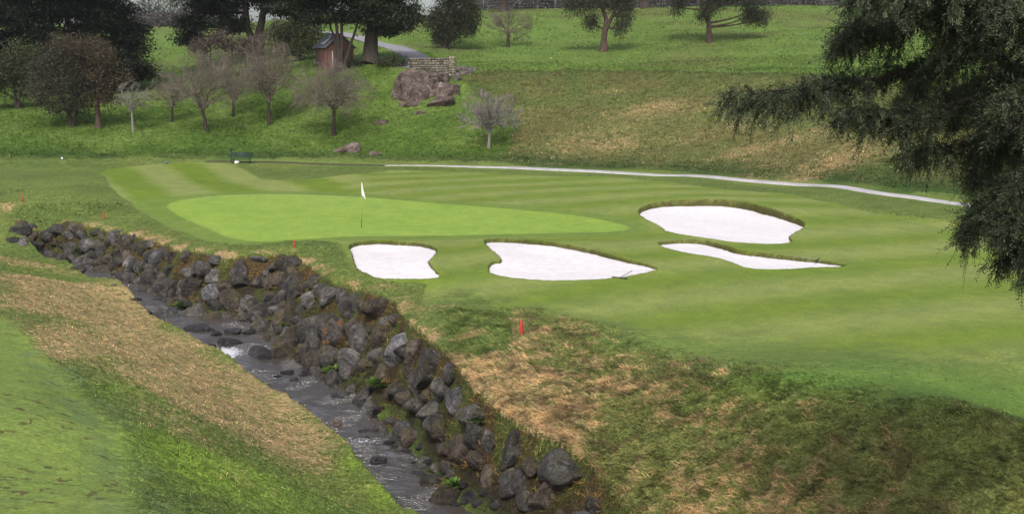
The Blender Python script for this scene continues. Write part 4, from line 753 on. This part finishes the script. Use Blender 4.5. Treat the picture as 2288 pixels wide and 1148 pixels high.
tree('eucalyptus_tree', 'eucalyptus with a single straight grey trunk and hanging side crowns', 'tree', (1586, 96, 124), [[(1584, 60), (1582, 20), (1580, -60)]], .36,
     [(1588, 8, 26, 18), (1530, -18, 46, 18), (1640, -12, 54, 20), (1692, 18, 30, 24), (1512, 14, 14, 16), (1672, 38, 14, 13), (1700, 42, 14, 12), (1600, -50, 110, 22), (1575, 32, 10, 10)], (.028, .034, .018), (.075, .082, .042), 37, **EU)
# ridge trees: bases on the skyline, crowns above the frame
RID = [(1125, 25, 160, .55, 'thick dark trunk at the left end of the ridge, beside the fence'), (1195, 20, 170, .25, 'slender trunk right of the thick one on the ridge'), (1440, 21, 160, .7, 'thickest dark trunk on the ridge behind the forked eucalyptus'),
       (1505, 17, 166, .3, 'slim ridge trunk between the two eucalyptus trees'), (1786, 16, 158, .35, 'slim ridge trunk right of the hanging crowns'), (1842, 8, 165, .25, 'thin ridge trunk close to the redwood bough'), (1245, 15, 176, .2, 'faint thin trunk on the ridge behind the fence'), (1660, 10, 170, .3, 'ridge tree hidden behind the hanging crowns'), (1930, 6, 162, .35, 'ridge tree seen through the redwood needles'), (2060, 5, 160, .35, 'farthest right ridge tree behind the redwood')]
for i, (u, v, D, r, lab) in enumerate(RID):
    tree('ridge_tree', lab, 'tree', (u, v, D), [[(u + 2, v - 30), (u - 3, v - 90), (u, v - 150)]], r, [(u - 20, v - 70, 40, 28), (u + 25, v - 85, 42, 30), (u, v - 130, 60, 36), (u + 10, v - 50, 30, 16)], *OL, 50 + i, leaf=.3, dens=.8, rc=.6, group='trees along the ridge')
# hazy wood far behind on the left
FAR = [(338, 100), (352, 96), (366, 99), (381, 94), (396, 97), (412, 90), (430, 88), (455, 84), (330, 92), (310, 96), (290, 95), (270, 92), (230, 90), (180, 90), (120, 90), (60, 90), (10, 85), (490, 74), (530, 66), (590, 58), (640, 52), (700, 48), (770, 44), (850, 38), (930, 32), (1000, 26), (1060, 20)]
for i, (u, v) in enumerate(FAR):
    D = 225 + (i * 37 % 50); r = np.random.default_rng(700 + i); h = 60 + r.uniform(0, 50)
    tree('woodland_tree', f"hazy {'tall' if h > 85 else 'shorter'} far tree of the {'clearing behind the bare trees' if u < 470 and u > 260 else ('wood behind the cypresses' if u <= 260 else 'distant wood behind the shed')}", 'tree', (u, v, D), [[(u + r.uniform(-2, 2), v - h * .5), (u + r.uniform(-4, 4), v - h)]], .22,
         [(u + r.uniform(-6, 6), v - h * .75, 14, 14), (u + r.uniform(-8, 8), v - h, 18, 18), (u, v - h * 1.25, 20, 20), (u + r.uniform(-9, 9), v - h * .5, 8, 8)], (.035, .042, .03), (.08, .09, .06), 700 + i, leaf=.5, rc=.8, dens=.32, per=30, group='far hazy wood', limbs=False)
for i in range(24):
    u = 1075 + i * 52 + rng.uniform(-12, 12); D = 196 + (i * 29 % 26); r = np.random.default_rng(800 + i)
    tree('woodland_tree', f"{'taller' if i % 2 else 'lower'} grey-green tree behind the ridge, {'left part, near the fence' if i < 7 else ('middle part, behind the eucalyptus trees' if i < 13 else 'right part, behind the redwood')}", 'tree', (u, 14, D), [[(u + r.uniform(-3, 3), -20), (u, -55)]], .25, [(u + r.uniform(-10, 10), -28, 30, 16), (u - 14, -4, 20, 9), (u + 16, -8, 20, 10), (u, -62, 34, 20)], (.028, .034, .026), (.085, .09, .075), 800 + i, leaf=.55, rc=.9, dens=.55, per=34, group='background trees behind the ridge', limbs=False)
# brush along the ridge and behind the clearing
r = np.random.default_rng(5); C = []
for k in range(1500):
    u = r.uniform(1060, 2300); D = r.uniform(180, 192); p = at(u, 10, D); z = gz(p[0], p[1])[0]; C.append([p[0], p[1], z + r.uniform(.0, 3.6)])
for k in range(200):
    u = r.uniform(300, 460); D = r.uniform(196, 214); p = at(u, 90, D); z = gz(p[0], p[1])[0]; C.append([p[0], p[1], z + r.uniform(0, 1.6)])
V, f, c = leaves(np.array(C), 30, .75, .5, (.045, .038, .038), (.095, .085, .080), r); o = mesh_obj('brush', V, [f], M_LEAF, None, False, c); tag(o, 'mauve-grey scrub along the ridge and behind the clearing', 'brush', kind='stuff')

# ------------------------------------------------------------------ redwood in the right foreground
RWX, RWY = 10.2, 16.0; rz = gz(RWX, RWY)[0]; RW = empty('redwood_tree', (RWX, RWY, rz), 'dark redwood hanging its needle boughs into the frame from the right', 'tree'); r = np.random.default_rng(12)
RB = np.array([RWX, RWY, rz]); mb = MB(); zz = np.linspace(0, 15, 16); P = np.stack([.1 * np.sin(zz), .05 * np.cos(zz * 1.3), zz], 1); mb.tube(P, np.interp(zz, [0, .6, 15], [.62, .42, .22]), 14); mb.build('trunk', M_BARKR, RW)
SP = [([(2676, -60, 16), (2350, 45, 15.5), (2150, 115, 15), (1980, 168, 15), (1820, 200, 15), (1640, 222, 15)], .95, .40, 1),
      ([(2676, 60, 16), (2400, 160, 14.5), (2230, 195, 14), (2080, 240, 14), (1980, 262, 14), (1880, 256, 14)], .75, .42, 1),
      ([(2676, -200, 16), (2300, -60, 15.5), (2100, 0, 15), (1960, 45, 15), (1880, 82, 15)], .9, .42, 1),
      ([(2676, -150, 16), (2300, -40, 14), (2050, -30, 14), (1900, -15, 14)], .8, .35, 1),
      ([(2676, 150, 16), (2400, 255, 15), (2260, 290, 14.5), (2130, 330, 14), (2030, 350, 14)], .55, .40, 1.1),
      ([(2676, 300, 16), (2400, 380, 14.5), (2280, 420, 14), (2200, 460, 14), (2165, 520, 14)], .55, .40, 1.2), ([(2676, 250, 16), (2400, 330, 13), (2300, 400, 13), (2240, 500, 13)], .6, .45, 1.2),
      ([(2676, 450, 16), (2450, 500, 14), (2350, 545, 13.5), (2296, 620, 13.5)], .35, .35, 1), ([(2676, 0, 16), (2350, 80, 17), (2200, 180, 17), (2110, 240, 17)], .8, .5, 1.1), ([(2676, 60, 16), (2350, 190, 13), (2240, 250, 13)], .7, .45, 1.2),
      ([(2676, 120, 16), (2400, 250, 17.5), (2250, 340, 17.5), (2170, 400, 17.5)], .7, .5, 1.2), ([(2676, -100, 16), (2400, -20, 14), (2250, 30, 13.5), (2120, 70, 13.5)], .9, .45, 1.2), ([(2676, 350, 16), (2400, 420, 15.5), (2300, 470, 15.5), (2230, 520, 15.5)], .5, .4, 1.2),
      ([(2676, 420, 16), (2450, 470, 15), (2320, 540, 15), (2235, 585, 15)], .5, .45, 1.3), ([(2676, 200, 16), (2450, 300, 13.5), (2330, 380, 13.5), (2225, 445, 13.5)], .65, .45, 1.3), ([(2676, 50, 16), (2450, 130, 14.5), (2300, 190, 14), (2150, 262, 14)], .8, .45, 1.3),
      ([(2676, -250, 16), (2400, -120, 13), (2200, -60, 13), (2020, -20, 13)], .9, .4, 1)]
BOUGH = ['longest bough, reaching farthest left over the brown bank', 'second long bough with drooping tips', 'upper bough over the upper lawn', 'topmost bough at the frame edge']
for si, (sp_, sl_, hang, den) in enumerate(SP):
    K = np.array([at(*q) for q in sp_]) - RB; K[0] = [0, 0, K[0][2]]; t = np.arange(len(K)); seg = np.linalg.norm(np.diff(K, axis=0), axis=1).sum(); tf = np.linspace(0, len(K) - 1, int(seg / .09)); Q = np.stack([np.interp(tf, t, K[:, a]) for a in range(3)], 1)
    for _ in range(6): Q[1:-1] = (Q[:-2] + Q[1:-1] * 2 + Q[2:]) / 4
    Q[:, 2] += .05 * np.sin(np.linspace(0, 9, len(Q))); mb = MB(); mb.tube(Q, np.linspace(.075, .010, len(Q)), 6)
    T = np.gradient(Q, axis=0); T /= np.linalg.norm(T, axis=1)[:, None]; side = np.cross(T, [0, 0, 1]); S0, D0 = [], []; sb0, sb1 = [], []
    for i in range(4, len(Q)):
        fr = i / len(Q)
        if r.uniform() > .62 * den: continue
        for sgn in (-1, 1):
            L = sl_ * (1 - .72 * fr ** 2.2) * r.uniform(.45, 1.1); d = side[i] * sgn * r.uniform(.4, 1) + T[i] * r.uniform(.2, .9) + np.array([0, 0, r.uniform(-.45, .50)]); d /= np.linalg.norm(d); m = max(int(L / .055), 2); s_ = np.linspace(.1, 1, m)[:, None]
            path = Q[i] + d * L * s_ - np.array([0, 0, 1]) * (L * .45) * s_ ** 2; S0.append(path); dd = np.gradient(path, axis=0); dd /= np.linalg.norm(dd, axis=1)[:, None]; D0.append(dd); a = np.concatenate([Q[i:i + 1], path]); sb0.append(a[:-1]); sb1.append(a[1:])
    twigs(mb, np.concatenate(sb0), np.concatenate(sb1), .007, .005); S = np.concatenate(S0); Dd = np.concatenate(D0)
    S = np.repeat(S, 4, 0) + r.normal(size=(len(S) * 4, 3)) * .035; Dd = np.repeat(Dd, 4, 0)
    n = len(S); L = hang * .72 * r.uniform(.25, 1.0, n) ** 1.3; L[r.uniform(0, 1, n) < .03] *= 2.2; dn = Dd * .7 + r.normal(size=(n, 3)) * .5 + np.array([0, 0, 1.]) * np.where(r.uniform(0, 1, n) < .38, .35, -.62)[:, None]; dn /= np.linalg.norm(dn, axis=1)[:, None]
    k = 13; f = (np.arange(k) + .5) / k; bend = r.normal(size=(n, 3)) * .12; pts = S[:, None] + dn[:, None] * (L[:, None, None] * f[None, :, None]) + (bend[:, None] - [0, 0, .16]) * (L[:, None, None] * f[None, :, None] ** 2)
    twigs(mb, S, pts[:, -1], .0035, .002); root = mb.build('branch', M_BARKD, RW)
    if si < 4: root['label'] = BOUGH[si]
    sd = np.cross(dn, r.normal(size=(n, 3))); sd /= np.linalg.norm(sd, axis=1)[:, None]; sg = np.where(np.arange(k) % 2, 1, -1)[None, :, None]
    ld = dn[:, None] * .75 + sd[:, None] * sg * .75; ld = ld + r.normal(size=(n, k, 3)) * .12; ld /= np.linalg.norm(ld, axis=-1)[..., None]; ln = (.062 * (1 - .55 * np.abs(f - .4))[None, :] * r.uniform(.6, 1.2, (n, k)) * (.6 + .8 * (L[:, None] / hang)))[..., None]
    nn_ = np.cross(ld, dn[:, None] + .01); nn_ /= np.linalg.norm(nn_, axis=-1)[..., None] + 1e-9; wd = np.cross(ld, nn_ + r.normal(size=(n, k, 3)) * .5); wd /= np.linalg.norm(wd, axis=-1)[..., None] + 1e-9
    V = np.stack([pts, pts + ld * ln * .5 + wd * .0065, pts + ld * ln, pts + ld * ln * .5 - wd * .0065], 2).reshape(-1, 3); tc = np.repeat(r.uniform(0, 1, n), k)[:, None]
    c = (np.array([.018, .029, .013]) * (1 - tc) + np.array([.070, .102, .040]) * tc) * r.uniform(.7, 1.3, (n * k, 1)); mesh_obj('foliage', V, [np.arange(len(V)).reshape(-1, 4)], M_NEEDLE, root, False, np.repeat(c, 4, 0))
    if si < 3:
        pk = pts[r.uniform(0, 1, n) < .06, -1]; IV, IF = ico(1); VV = (pk[:, None] + IV[None] * np.array([.014, .014, .02])).reshape(-1, 3); FF = (np.arange(len(pk))[:, None, None] * len(IV) + IF[None]).reshape(-1, 3); cn = mesh_obj('cones', VV, [FF], M_BARKD, root); cn['kind'] = 'stuff'

# ------------------------------------------------------------------ built things
def boxmesh(name, lo, hi, mat, parent=None, bev=.0):
    mb = MB(); mb.box(lo, hi); o = mb.build(name, mat, parent, smooth=False)
    if bev: m = o.modifiers.new('bevel', 'BEVEL'); m.width = bev; m.segments = 2
    return o
# shed
M_SHED = None
def mat_boards(name, c1, c2, sc=6.0):
    m = NT(name); tc = m.n('ShaderNodeTexCoord'); w_ = m.n('ShaderNodeTexWave'); w_.bands_direction = 'DIAGONAL'; w_.inputs['Scale'].default_value = sc; w_.inputs['Distortion'].default_value = .3; mp = m.n('ShaderNodeMapping'); mp.inputs['Scale'].default_value = (1, 1, .0); m.l(tc.outputs['Object'], mp.inputs[0]); m.l(mp.outputs[0], w_.inputs['Vector'])
    n1 = m.noise(3, 5, .6, m.pos((1, 1, .4))); c = m.ramp(n1, [(.3, c1), (.7, c2)]); c = m.mix(m.ramp(w_.outputs['Fac'], [(.02, gray(.8)), (.1, gray(0))]), c, (.02, .012, .01)); m.l(c, m.b.inputs['Base Color']); m.b.inputs['Roughness'].default_value = .85; return m.m
M_SHEDW = mat_boards('shed_boards', (.14, .062, .048), (.24, .12, .095)); M_TRIM = mat_simple('shed_trim', (.10, .045, .035), (.15, .07, .055)); M_ROOF = mat_simple('dark_shingles', (.10, .105, .13), (.18, .185, .22), 14, .8, .5); M_GLASS = mat_simple('skylight_glass', (.25, .28, .33), (.32, .35, .4), 2, .1, spec=.8); M_WHITE = mat_simple('white_paint', (.68, .68, .70), (.78, .78, .8), 5, .5)
P = at(731, 152, 111); P[2] = gz(P[0], P[1])[0]; SH = empty('shed', tuple(P), 'small reddish wooden shed with a grey roof and skylight behind the forked tree', 'shed'); ang = math.radians(34); SH.rotation_euler.z = ang
W_, L_, H_, A_ = 2.9, 2.7, 2.3, 3.5     # local x along the gable wall, y backwards along the eave wall
mb = MB(); V = np.array([(0, 0, -.4), (W_, 0, -.4), (W_, 0, H_), (W_ / 2, 0, A_), (0, 0, H_), (0, L_, -.4), (W_, L_, -.4), (W_, L_, H_), (W_ / 2, L_, A_), (0, L_, H_)], float)
mb.add(V, [[(0, 1, 2, 4), (6, 5, 9, 7), (1, 6, 7, 2), (5, 0, 4, 9)], [(4, 2, 3), (7, 9, 8)]]); mb.build('walls', M_SHEDW, SH, False)
for sgn in (0, 1):
    a = np.array([-.22 if sgn == 0 else W_ + .22, 0, H_ - .16]); b = np.array([W_ / 2, 0, A_ + .06]); mb = MB(); nrm = np.array([-(b[2] - a[2]), 0, b[0] - a[0]]) * (1 if sgn == 0 else -1); nrm /= np.linalg.norm(nrm)
    q = [a + [0, -.25, 0], b + [0, -.25, 0], b + [0, L_ + .25, 0], a + [0, L_ + .25, 0]]; q2 = [p + nrm * .09 for p in q]; mb.add(np.array(q + q2), [[(0, 3, 2, 1), (4, 5, 6, 7), (0, 1, 5, 4), (1, 2, 6, 5), (2, 3, 7, 6), (3, 0, 4, 7)]]); ro = mb.build('roof_slope', M_ROOF, SH, False)
    if sgn == 0:
        for nm, mt, gap, lift, hgt in (('frame', M_WHITE, 0, .09, .06), ('glass', M_GLASS, .10, .152, .01)):
            def pt(s, y, l): return a + (b - a) * s + [0, y, 0] + nrm * l
            s0, s1, y0, y1 = .28 + gap * .5, .86 - gap * .5, .95 + gap, 1.75 - gap; q = [pt(s0, y0, lift), pt(s1, y0, lift), pt(s1, y1, lift), pt(s0, y1, lift)]; q2 = [p + nrm * hgt for p in q]; mb = MB(); mb.add(np.array(q + q2), [[(0, 3, 2, 1), (4, 5, 6, 7), (0, 1, 5, 4), (1, 2, 6, 5), (2, 3, 7, 6), (3, 0, 4, 7)]]); oo = mb.build('skylight_' + nm, mt, ro, False)
do = boxmesh('door', (1.0, -.04, 0), (1.85, -.003, 1.98), M_TRIM, SH); boxmesh('handle', (1.72, -.09, .95), (1.78, -.045, 1.1), M_WHITE, do)
for x_ in (-.03, W_ - .05): boxmesh('corner_board', (x_, -.035, -.3), (x_ + .09, .06, H_ - .05), M_TRIM, SH)
boxmesh('post', (.55, -.12, 0), (.62, -.05, 1.9), M_WHITE, SH)
for y_ in (.8, 1.75): boxmesh('batten', (-.035, y_, -.3), (-.003, y_ + .07, H_ - .12), M_TRIM, SH)
# stone wall beside the upper path
def mat_stones():
    m = NT('wall_stones'); a = m.attr('col'); n1 = m.noise(12, 4, .6, m.pos()); m.l(m.mix(.8, a.outputs['Color'], m.ramp(n1, [(.3, gray(.6)), (.7, gray(1.3))]), 'MULTIPLY'), m.b.inputs['Base Color']); m.b.inputs['Roughness'].default_value = .9; m.bump(n1, .5, .03); return m.m
M_STONE = mat_stones()
def stonework(name, parent, x0, x1, y0, y1, z0, z1, s, r, tone=((.07, .062, .048), (.23, .20, .155))):
    mb = MB(); z = z0
    while z < z1 - .02:
        h = min(s * r.uniform(.6, 1.0), z1 - z); x = x0
        while x < x1 - .02:
            w_ = min(s * r.uniform(.7, 1.8), x1 - x); V = ICO2[0].copy(); V = np.sign(V) * np.abs(V) ** .45; V = V * np.array([w_ * .5, (y1 - y0) * .5 + r.uniform(0, .05), h * .5]) + r.normal(size=V.shape) * .008 + np.array([x + w_ / 2, (y0 + y1) / 2, z + h / 2]); t = r.uniform(); mb.add(V, [ICO2[1]], np.array(tone[0]) * (1 - t) + np.array(tone[1]) * t); x += w_
        z += h
    mb.box((x0 + .03, y0 + .08, z0), (x1 - .03, y1 - .08, z1 - .06)); mb.C.append(np.tile([.03, .026, .02], (8, 1))); return mb.build(name, M_STONE, parent, False)
P = at(914, 168, 106.5); top = at(914, 130, 106.5)[2]; P2 = at(1008, 172, 105.0); P[2] = min(gz(P[0], P[1])[0], top - 1.4) - .3; SWL = empty('stone_wall', tuple(P), 'dry stone retaining wall with an end pillar above the rock outcrop', 'wall'); SWL.rotation_euler.z = math.atan2(P2[1] - P[1], P2[0] - P[0]); r = np.random.default_rng(3); ll = math.hypot(P2[0] - P[0], P2[1] - P[1])
stonework('courses', SWL, 0, ll - .25, 0, .5, 0, top - P[2], .27, r); stonework('pillar', SWL, ll - .24, ll + .32, -.08, .58, -1.0, top - P[2] + .12, .3, r, ((.14, .125, .09), (.30, .27, .19))); stonework('return_wall', SWL, 0, .45, .55, 3.2, 0, top - P[2] - .1, .3, r)
# outcrop
OUT = [(925, 204, 80, 84, 'big reddish round boulder forming the left of the outcrop under the stone wall', 10, 1.6), (941, 172, 46, 26, 'flat slab leaning across the top of the outcrop', 25, 1.2), (951, 187, 34, 26, 'wedge-shaped rock in the cleft of the outcrop', 30, 1.0), (984, 180, 44, 32, 'pale angular rock under the wall pillar', 10, 1.2),
       (990, 207, 62, 40, 'broad cracked rock on the right of the outcrop', 0, 1.4), (985, 231, 54, 28, 'low rock at the foot of the outcrop', -15, 1.0), (1013, 206, 26, 32, 'small upright rock on the right edge of the outcrop', 0, .7), (915, 234, 40, 14, 'rubbly ledge below the big reddish boulder', 0, .6), (965, 196, 20, 40, 'dark narrow rock filling the cleft', 10, .8), (998, 219, 20, 10, 'small white-topped stone resting on the outcrop foot', 0, .3),
       (938, 253, 30, 9, 'thin brown rock lying below the outcrop', 0, .4), (851, 275, 30, 14, 'low jagged rock alone on the green slope', 0, .5), (775, 337, 54, 30, 'pinkish half-buried boulder near the bench end of the dirt track', -8, .8), (838, 345, 24, 13, 'small reddish rock right of the half-buried boulder', 0, .4)]
for i, (u, v, a, b, lab, ti, dp) in enumerate(OUT): rock(u, v, a, b, 'red', lab, 'rock', 'reddish rocks on the hillside', tilt=ti, seed=1500 + i, depth=dp, name='rock', sink=.1)
r = np.random.default_rng(8)
for i in range(80):
    t = r.uniform(); u = 1012 + t * 48; v = 150 + t * 6 + r.uniform(0, 34 * (1 - t) + 4); P = ghit(u, v); s = r.uniform(.18, .34); V = rock_shape(1700 + i, 9, ICO2) * np.array([s, s, s * .8]); o = mesh_obj('stone', V, [ICO2[1]], ROCKS['grey' if i % 3 else 'red'], smooth=False); o.location = (P[0], P[1], P[2] + s * .3); o.rotation_euler.z = r.uniform(0, 6)
    tag(o, f"{'grey' if i % 3 else 'reddish'} {'small' if s < .22 else ('middling' if s < .26 else ('bigger' if s < .30 else 'largest'))} loose stone, {'upper' if v < 162 else 'lower'} rubble pile right of stone wall", 'stone', 'rubble pile beside the stone wall')
# bench
M_GREENP = mat_simple('dark_green_paint', (.012, .035, .028), (.025, .055, .045), 5, .5); P = ghit(540, 366); P[2] = gz(P[0], P[1])[0]; BN = empty('park_bench', tuple(P), 'dark green slatted bench beside the path at the foot of the slope', 'bench'); BN.rotation_euler.z = math.radians(6)
for s_ in (-.62, .62):
    mb = MB(); mb.tube([(s_, -.26, 0), (s_, -.2, .44)], .028, 6, cap=True); mb.tube([(s_, .26, 0), (s_, .2, .42), (s_, .3, .88)], .028, 6, cap=True); mb.tube([(s_, -.2, .43), (s_, .22, .41)], .025, 6, cap=True); mb.build('leg', M_GREENP, BN)
mb = MB(); [mb.box((-.82, -.22 + k * .11, .45), (.82, -.135 + k * .11, .475)) for k in range(4)]; mb.build('seat', M_GREENP, BN, False)
mb = MB(); [mb.box((-.82, .235 + k * .028, .55 + k * .11), (.82, .258 + k * .028, .63 + k * .11)) for k in range(3)]; mb.build('backrest', M_GREENP, BN, False)
P = ghit(517, 363); bw = empty('ball_washer', (P[0], P[1], gz(P[0], P[1])[0]), 'thin dark post with a small head standing at the left end of the bench', 'post'); mb = MB(); mb.tube([(0, 0, 0), (0, 0, .95)], .03, 8, cap=True); mb.build('post', M_GREENP, bw); mb = MB(); mb.tube([(0, 0, .9), (0, 0, .95), (0, 0, 1.12), (0, 0, 1.15)], [.05, .08, .08, .03], 10, cap=True); mb.build('head', M_GREENP, bw)
def bag():
    V = rock_shape(77, 3, ICO3, .7, .95, .05) * np.array([.2, .13, .12]); o = mesh_obj('bag', V, [ICO3[1]], M_WHITE); P = ghit(529, 367); o.location = (P[0], P[1], gz(P[0], P[1])[0] + .10); tag(o, 'small crumpled white bag lying under the left end of the bench', 'bag')
bag()
M_BLUE = mat_simple('blue_grey_plastic', (.08, .14, .17), (.12, .19, .22), 5, .5)
for (u, v, mt, lab) in ((139, 361, M_WHITE, 'tiny white tee marker on the grass at the far left'), (372, 366, M_BLUE, 'low blue-grey marker on the far fairway edge left of the bench')):
    P = ghit(u, v); rt = empty('tee_marker', (P[0], P[1], gz(P[0], P[1])[0]), lab, 'marker'); mb = MB(); k = .7 if u < 200 else 1.3; mb.tube([(0, 0, 0), (0, 0, .06), (0, 0, .16), (0, 0, .19)], np.array([.05, .10, .10, .05]) * k, 10, cap=True); mb.build('cap', mt, rt); mb = MB(); mb.tube([(0, 0, -.1), (0, 0, .01)], .02, 6); mb.build('spike', M_WHITE, rt)
# flag
P = ghit(808, 507); P[2] = gz(P[0], P[1])[0]; FG = empty('golf_flag', tuple(P), 'white flag hanging on a thin yellow flagstick in the green', 'flag'); M_YEL = mat_simple('yellow_stick', (.42, .28, .04), (.5, .34, .06), 5, .5); M_DK = mat_simple('dark_stick', (.03, .03, .02), (.06, .06, .04), 5, .5)
Hf = 102 * P[1] / F; tx = .04; mb = MB(); mb.tube([(0, 0, 0), (tx * .25, 0, Hf * .17)], .014, 8, cap=True); mb.build('stick_foot', M_DK, FG); mb = MB(); mb.tube([(tx * .25, 0, Hf * .17), (tx, 0, Hf)], .013, 8, cap=True); mb.build('flagstick', M_YEL, FG)
a, b = np.meshgrid(np.linspace(0, 1, 14), np.linspace(0, 1, 22)); topz = Hf - .02; wv = .20 * a * (.45 + .55 * b) * (1 - .5 * np.clip(b - .85, 0, 1) / .15 * (1 - a)); X = tx + .01 - .0 * b + wv * (.25 + .75 * b ** .7); Y = .05 * np.sin(a * 9 + b * 2) * a; Z = topz - .70 * b * (.82 + .18 * a) - .10 * a * b - .05 * a; V = np.stack([X, Y, Z], -1).reshape(-1, 3); ii = np.arange(14 * 22).reshape(22, 14); o = mesh_obj('flag_cloth', V, [np.stack([ii[:-1, :-1], ii[:-1, 1:], ii[1:, 1:], ii[1:, :-1]], -1).reshape(-1, 4)], M_WHITE, FG)
m = o.modifiers.new('thick', 'SOLIDIFY'); m.thickness = .004
mb = MB(); mb.tube([(0, 0, -.01), (0, 0, .004)], .054, 16, cap=True); mb.build('cup', M_DK, FG)
# red hazard stakes
M_RED = mat_simple('red_paint', (.38, .022, .018), (.50, .04, .03), 9, .55)
for (u, v, h, lab, ti) in ((50, 453, 18, 'leftmost red stake in the grass at the left edge', 0), (233, 492, 17, 'second red stake from the left, above the far boulder wall', 0), (658, 558, 18, 'third red stake, above the dark tilted boulder', -4), (1165, 760, 35, 'nearest and largest red stake, in the tan grass right of the wall', -2)):
    P = ghit(u, v); P[2] = gz(P[0], P[1])[0] - .03; hh = h * P[1] / F + .03; k = .026 if h < 30 else .034; mb = MB(); mb.add(np.array([(-k, -k, 0), (k, -k, 0), (k, k, 0), (-k, k, 0), (-k, -k, hh - .03), (k, -k, hh - .03), (k, k, hh - .03), (-k, k, hh - .03), (-k * .5, -k * .5, hh), (k * .5, -k * .5, hh), (k * .5, k * .5, hh), (-k * .5, k * .5, hh)]), [[(0, 1, 5, 4), (1, 2, 6, 5), (2, 3, 7, 6), (3, 0, 4, 7), (4, 5, 9, 8), (5, 6, 10, 9), (6, 7, 11, 10), (7, 4, 8, 11), (8, 9, 10, 11)]])
    o = mb.build('hazard_stake', M_RED, None, False); o.location = tuple(P); o.rotation_euler = (0, math.radians(ti), .6); tag(o, lab, 'stake', 'red hazard stakes')
# rakes
M_WOODR = mat_simple('grey_wood', (.16, .14, .12), (.25, .22, .19), 9, .7)
for (u, v, az, L, lab) in ((1385, 621, 62, 1.15, 'rake lying on the near rim of the large middle bunker'), (1825, 597, 150, 1.0, 'rake lying at the thin right tip of the long narrow bunker')):
    P = ghit(u, v); rt = empty('bunker_rake', (P[0], P[1], base_h(P[0], P[1]) * 1.0 + .02), lab, 'rake', 'bunker rakes'); rt.rotation_euler.z = math.radians(az); mb = MB(); mb.tube([(0, 0, .05), (L, 0, .10)], .014, 6, cap=True); mb.build('handle', M_WOODR, rt); mb = MB(); mb.box((-.03, -.28, .02), (.01, .28, .06)); [mb.box((-.02, -.27 + q * .045, -.04), (0, -.26 + q * .045, .018)) for q in range(13)]; mb.build('head', M_DK, rt, False)
# wire fence along the ridge
M_WIRE = mat_simple('grey_metal', (.25, .25, .27), (.33, .33, .35), 5, .5, metal=.3); FC = empty('wire_fence', tuple(at(1100, 20, 172)), 'thin grey wire fence along the top of the ridge behind the trunks', 'fence'); F0 = np.array(FC.location); pp = []
for k, u in enumerate(np.linspace(1040, 1960, 24)):
    p = at(u, 15, 172 - k * .4); p[2] = gz(p[0], p[1])[0]; pp.append(p - F0); mb = MB(); mb.tube([pp[-1], pp[-1] + [0, 0, 1.9]], .03, 6, cap=True); mb.build('fence_post', M_WIRE, FC)
pp = np.array(pp); mb = MB()
for h in (.2, .6, 1.0, 1.4, 1.85): mb.tube(pp + [0, 0, h], .010, 4)
mb.build('wires', M_WIRE, FC)
# weeds at the wall and brook
for i, (u, v, s_, lab) in enumerate(((184, 560, .5, 'bright green weed growing from the far left wall'), (215, 605, .25, 'small green weed low in the far wall'), (408, 690, .6, 'leafy weed beside the lone pinkish boulder in the brook'), (745, 835, .5, 'green weed patch at the wall foot below the orange-stained boulder'), (850, 862, .6, 'bright weed clump on the gravel shelf'), (1070, 945, .35, 'small green weed under the near capping boulder'), (1020, 1090, .4, 'weed between the rubble stones near the bottom edge'), (640, 730, .35, 'green tuft between boulders in the middle of the wall'))):
    P = ghit(u, v); rr_ = np.random.default_rng(1900 + i); n = 170; a = rr_.uniform(0, 6.28, n); e = rr_.uniform(.15, 1, n) ** .6; tp_ = np.stack([np.cos(a) * e * s_, np.sin(a) * e * s_, rr_.uniform(.1, .6, n) * s_ * (1.3 - e)], 1); sd_ = np.stack([-np.sin(a), np.cos(a), 0 * a], 1) * s_ * .07; V = np.concatenate([[[0, 0, 0]], tp_ * .72 + sd_, tp_, tp_ * .72 - sd_]); q = np.arange(n); f = np.stack([0 * q, 1 + q, 1 + n + q, 1 + 2 * n + q], 1); cz = rr_.uniform(0, 1, (n, 1)); cz = np.array([.05, .10, .018]) * (1 - cz) + np.array([.13, .22, .04]) * cz; c = np.concatenate([[[.05, .1, .02]], cz, cz, cz]); o = mesh_obj('weed', V, [f], M_LEAF, None, False, c); o.location = tuple(P + [0, 0, .08]); tag(o, lab, 'plant', 'weeds growing on the wall and brook bed')

# ------------------------------------------------------------------ hazy air
hm = bpy.data.materials.new('haze_air'); hm.use_nodes = True; ht = hm.node_tree; ht.nodes.remove(ht.nodes['Principled BSDF']); pv = ht.nodes.new('ShaderNodeVolumePrincipled'); pv.inputs['Color'].default_value = (.86, .84, .95, 1); pv.inputs['Density'].default_value = .00014; pv.inputs['Anisotropy'].default_value = .2
ht.links.new(pv.outputs[0], ht.nodes['Material Output'].inputs['Volume']); hz_ = boxmesh('haze', (-1450, -60, -30), (1450, 1450, 75), hm); tag(hz_, kind='stuff')

# ------------------------------------------------------------------ tell look-alikes apart by their place
ORD = ['leftmost', 'second from left', 'third from left', 'fourth from left', 'fifth from left', 'sixth from left', 'seventh from left', 'eighth from left', 'ninth from left', 'tenth from left', 'eleventh from left', 'twelfth from left', 'thirteenth from left', 'fourteenth from left', 'fifteenth from left', 'sixteenth from left']
NUM = {2: 'two', 3: 'three', 4: 'four', 5: 'five', 6: 'six', 7: 'seven', 8: 'eight', 9: 'nine', 10: 'ten'}; by = {}
for o in COL.objects:
    if o.get('label') and not o.parent and o.get('category') and not o.get('kind'): by.setdefault(o['label'], []).append(o)
for lab, os_ in by.items():
    if 1 < len(os_) <= 16:
        os_.sort(key=lambda o: o.location.x / max(o.location.y, 1))
        for k, o in enumerate(os_): o['label'] = lab + (f", {ORD[k]}" if k < len(os_) - 1 else ", rightmost")
print('things', len([o for o in COL.objects if not o.parent]))
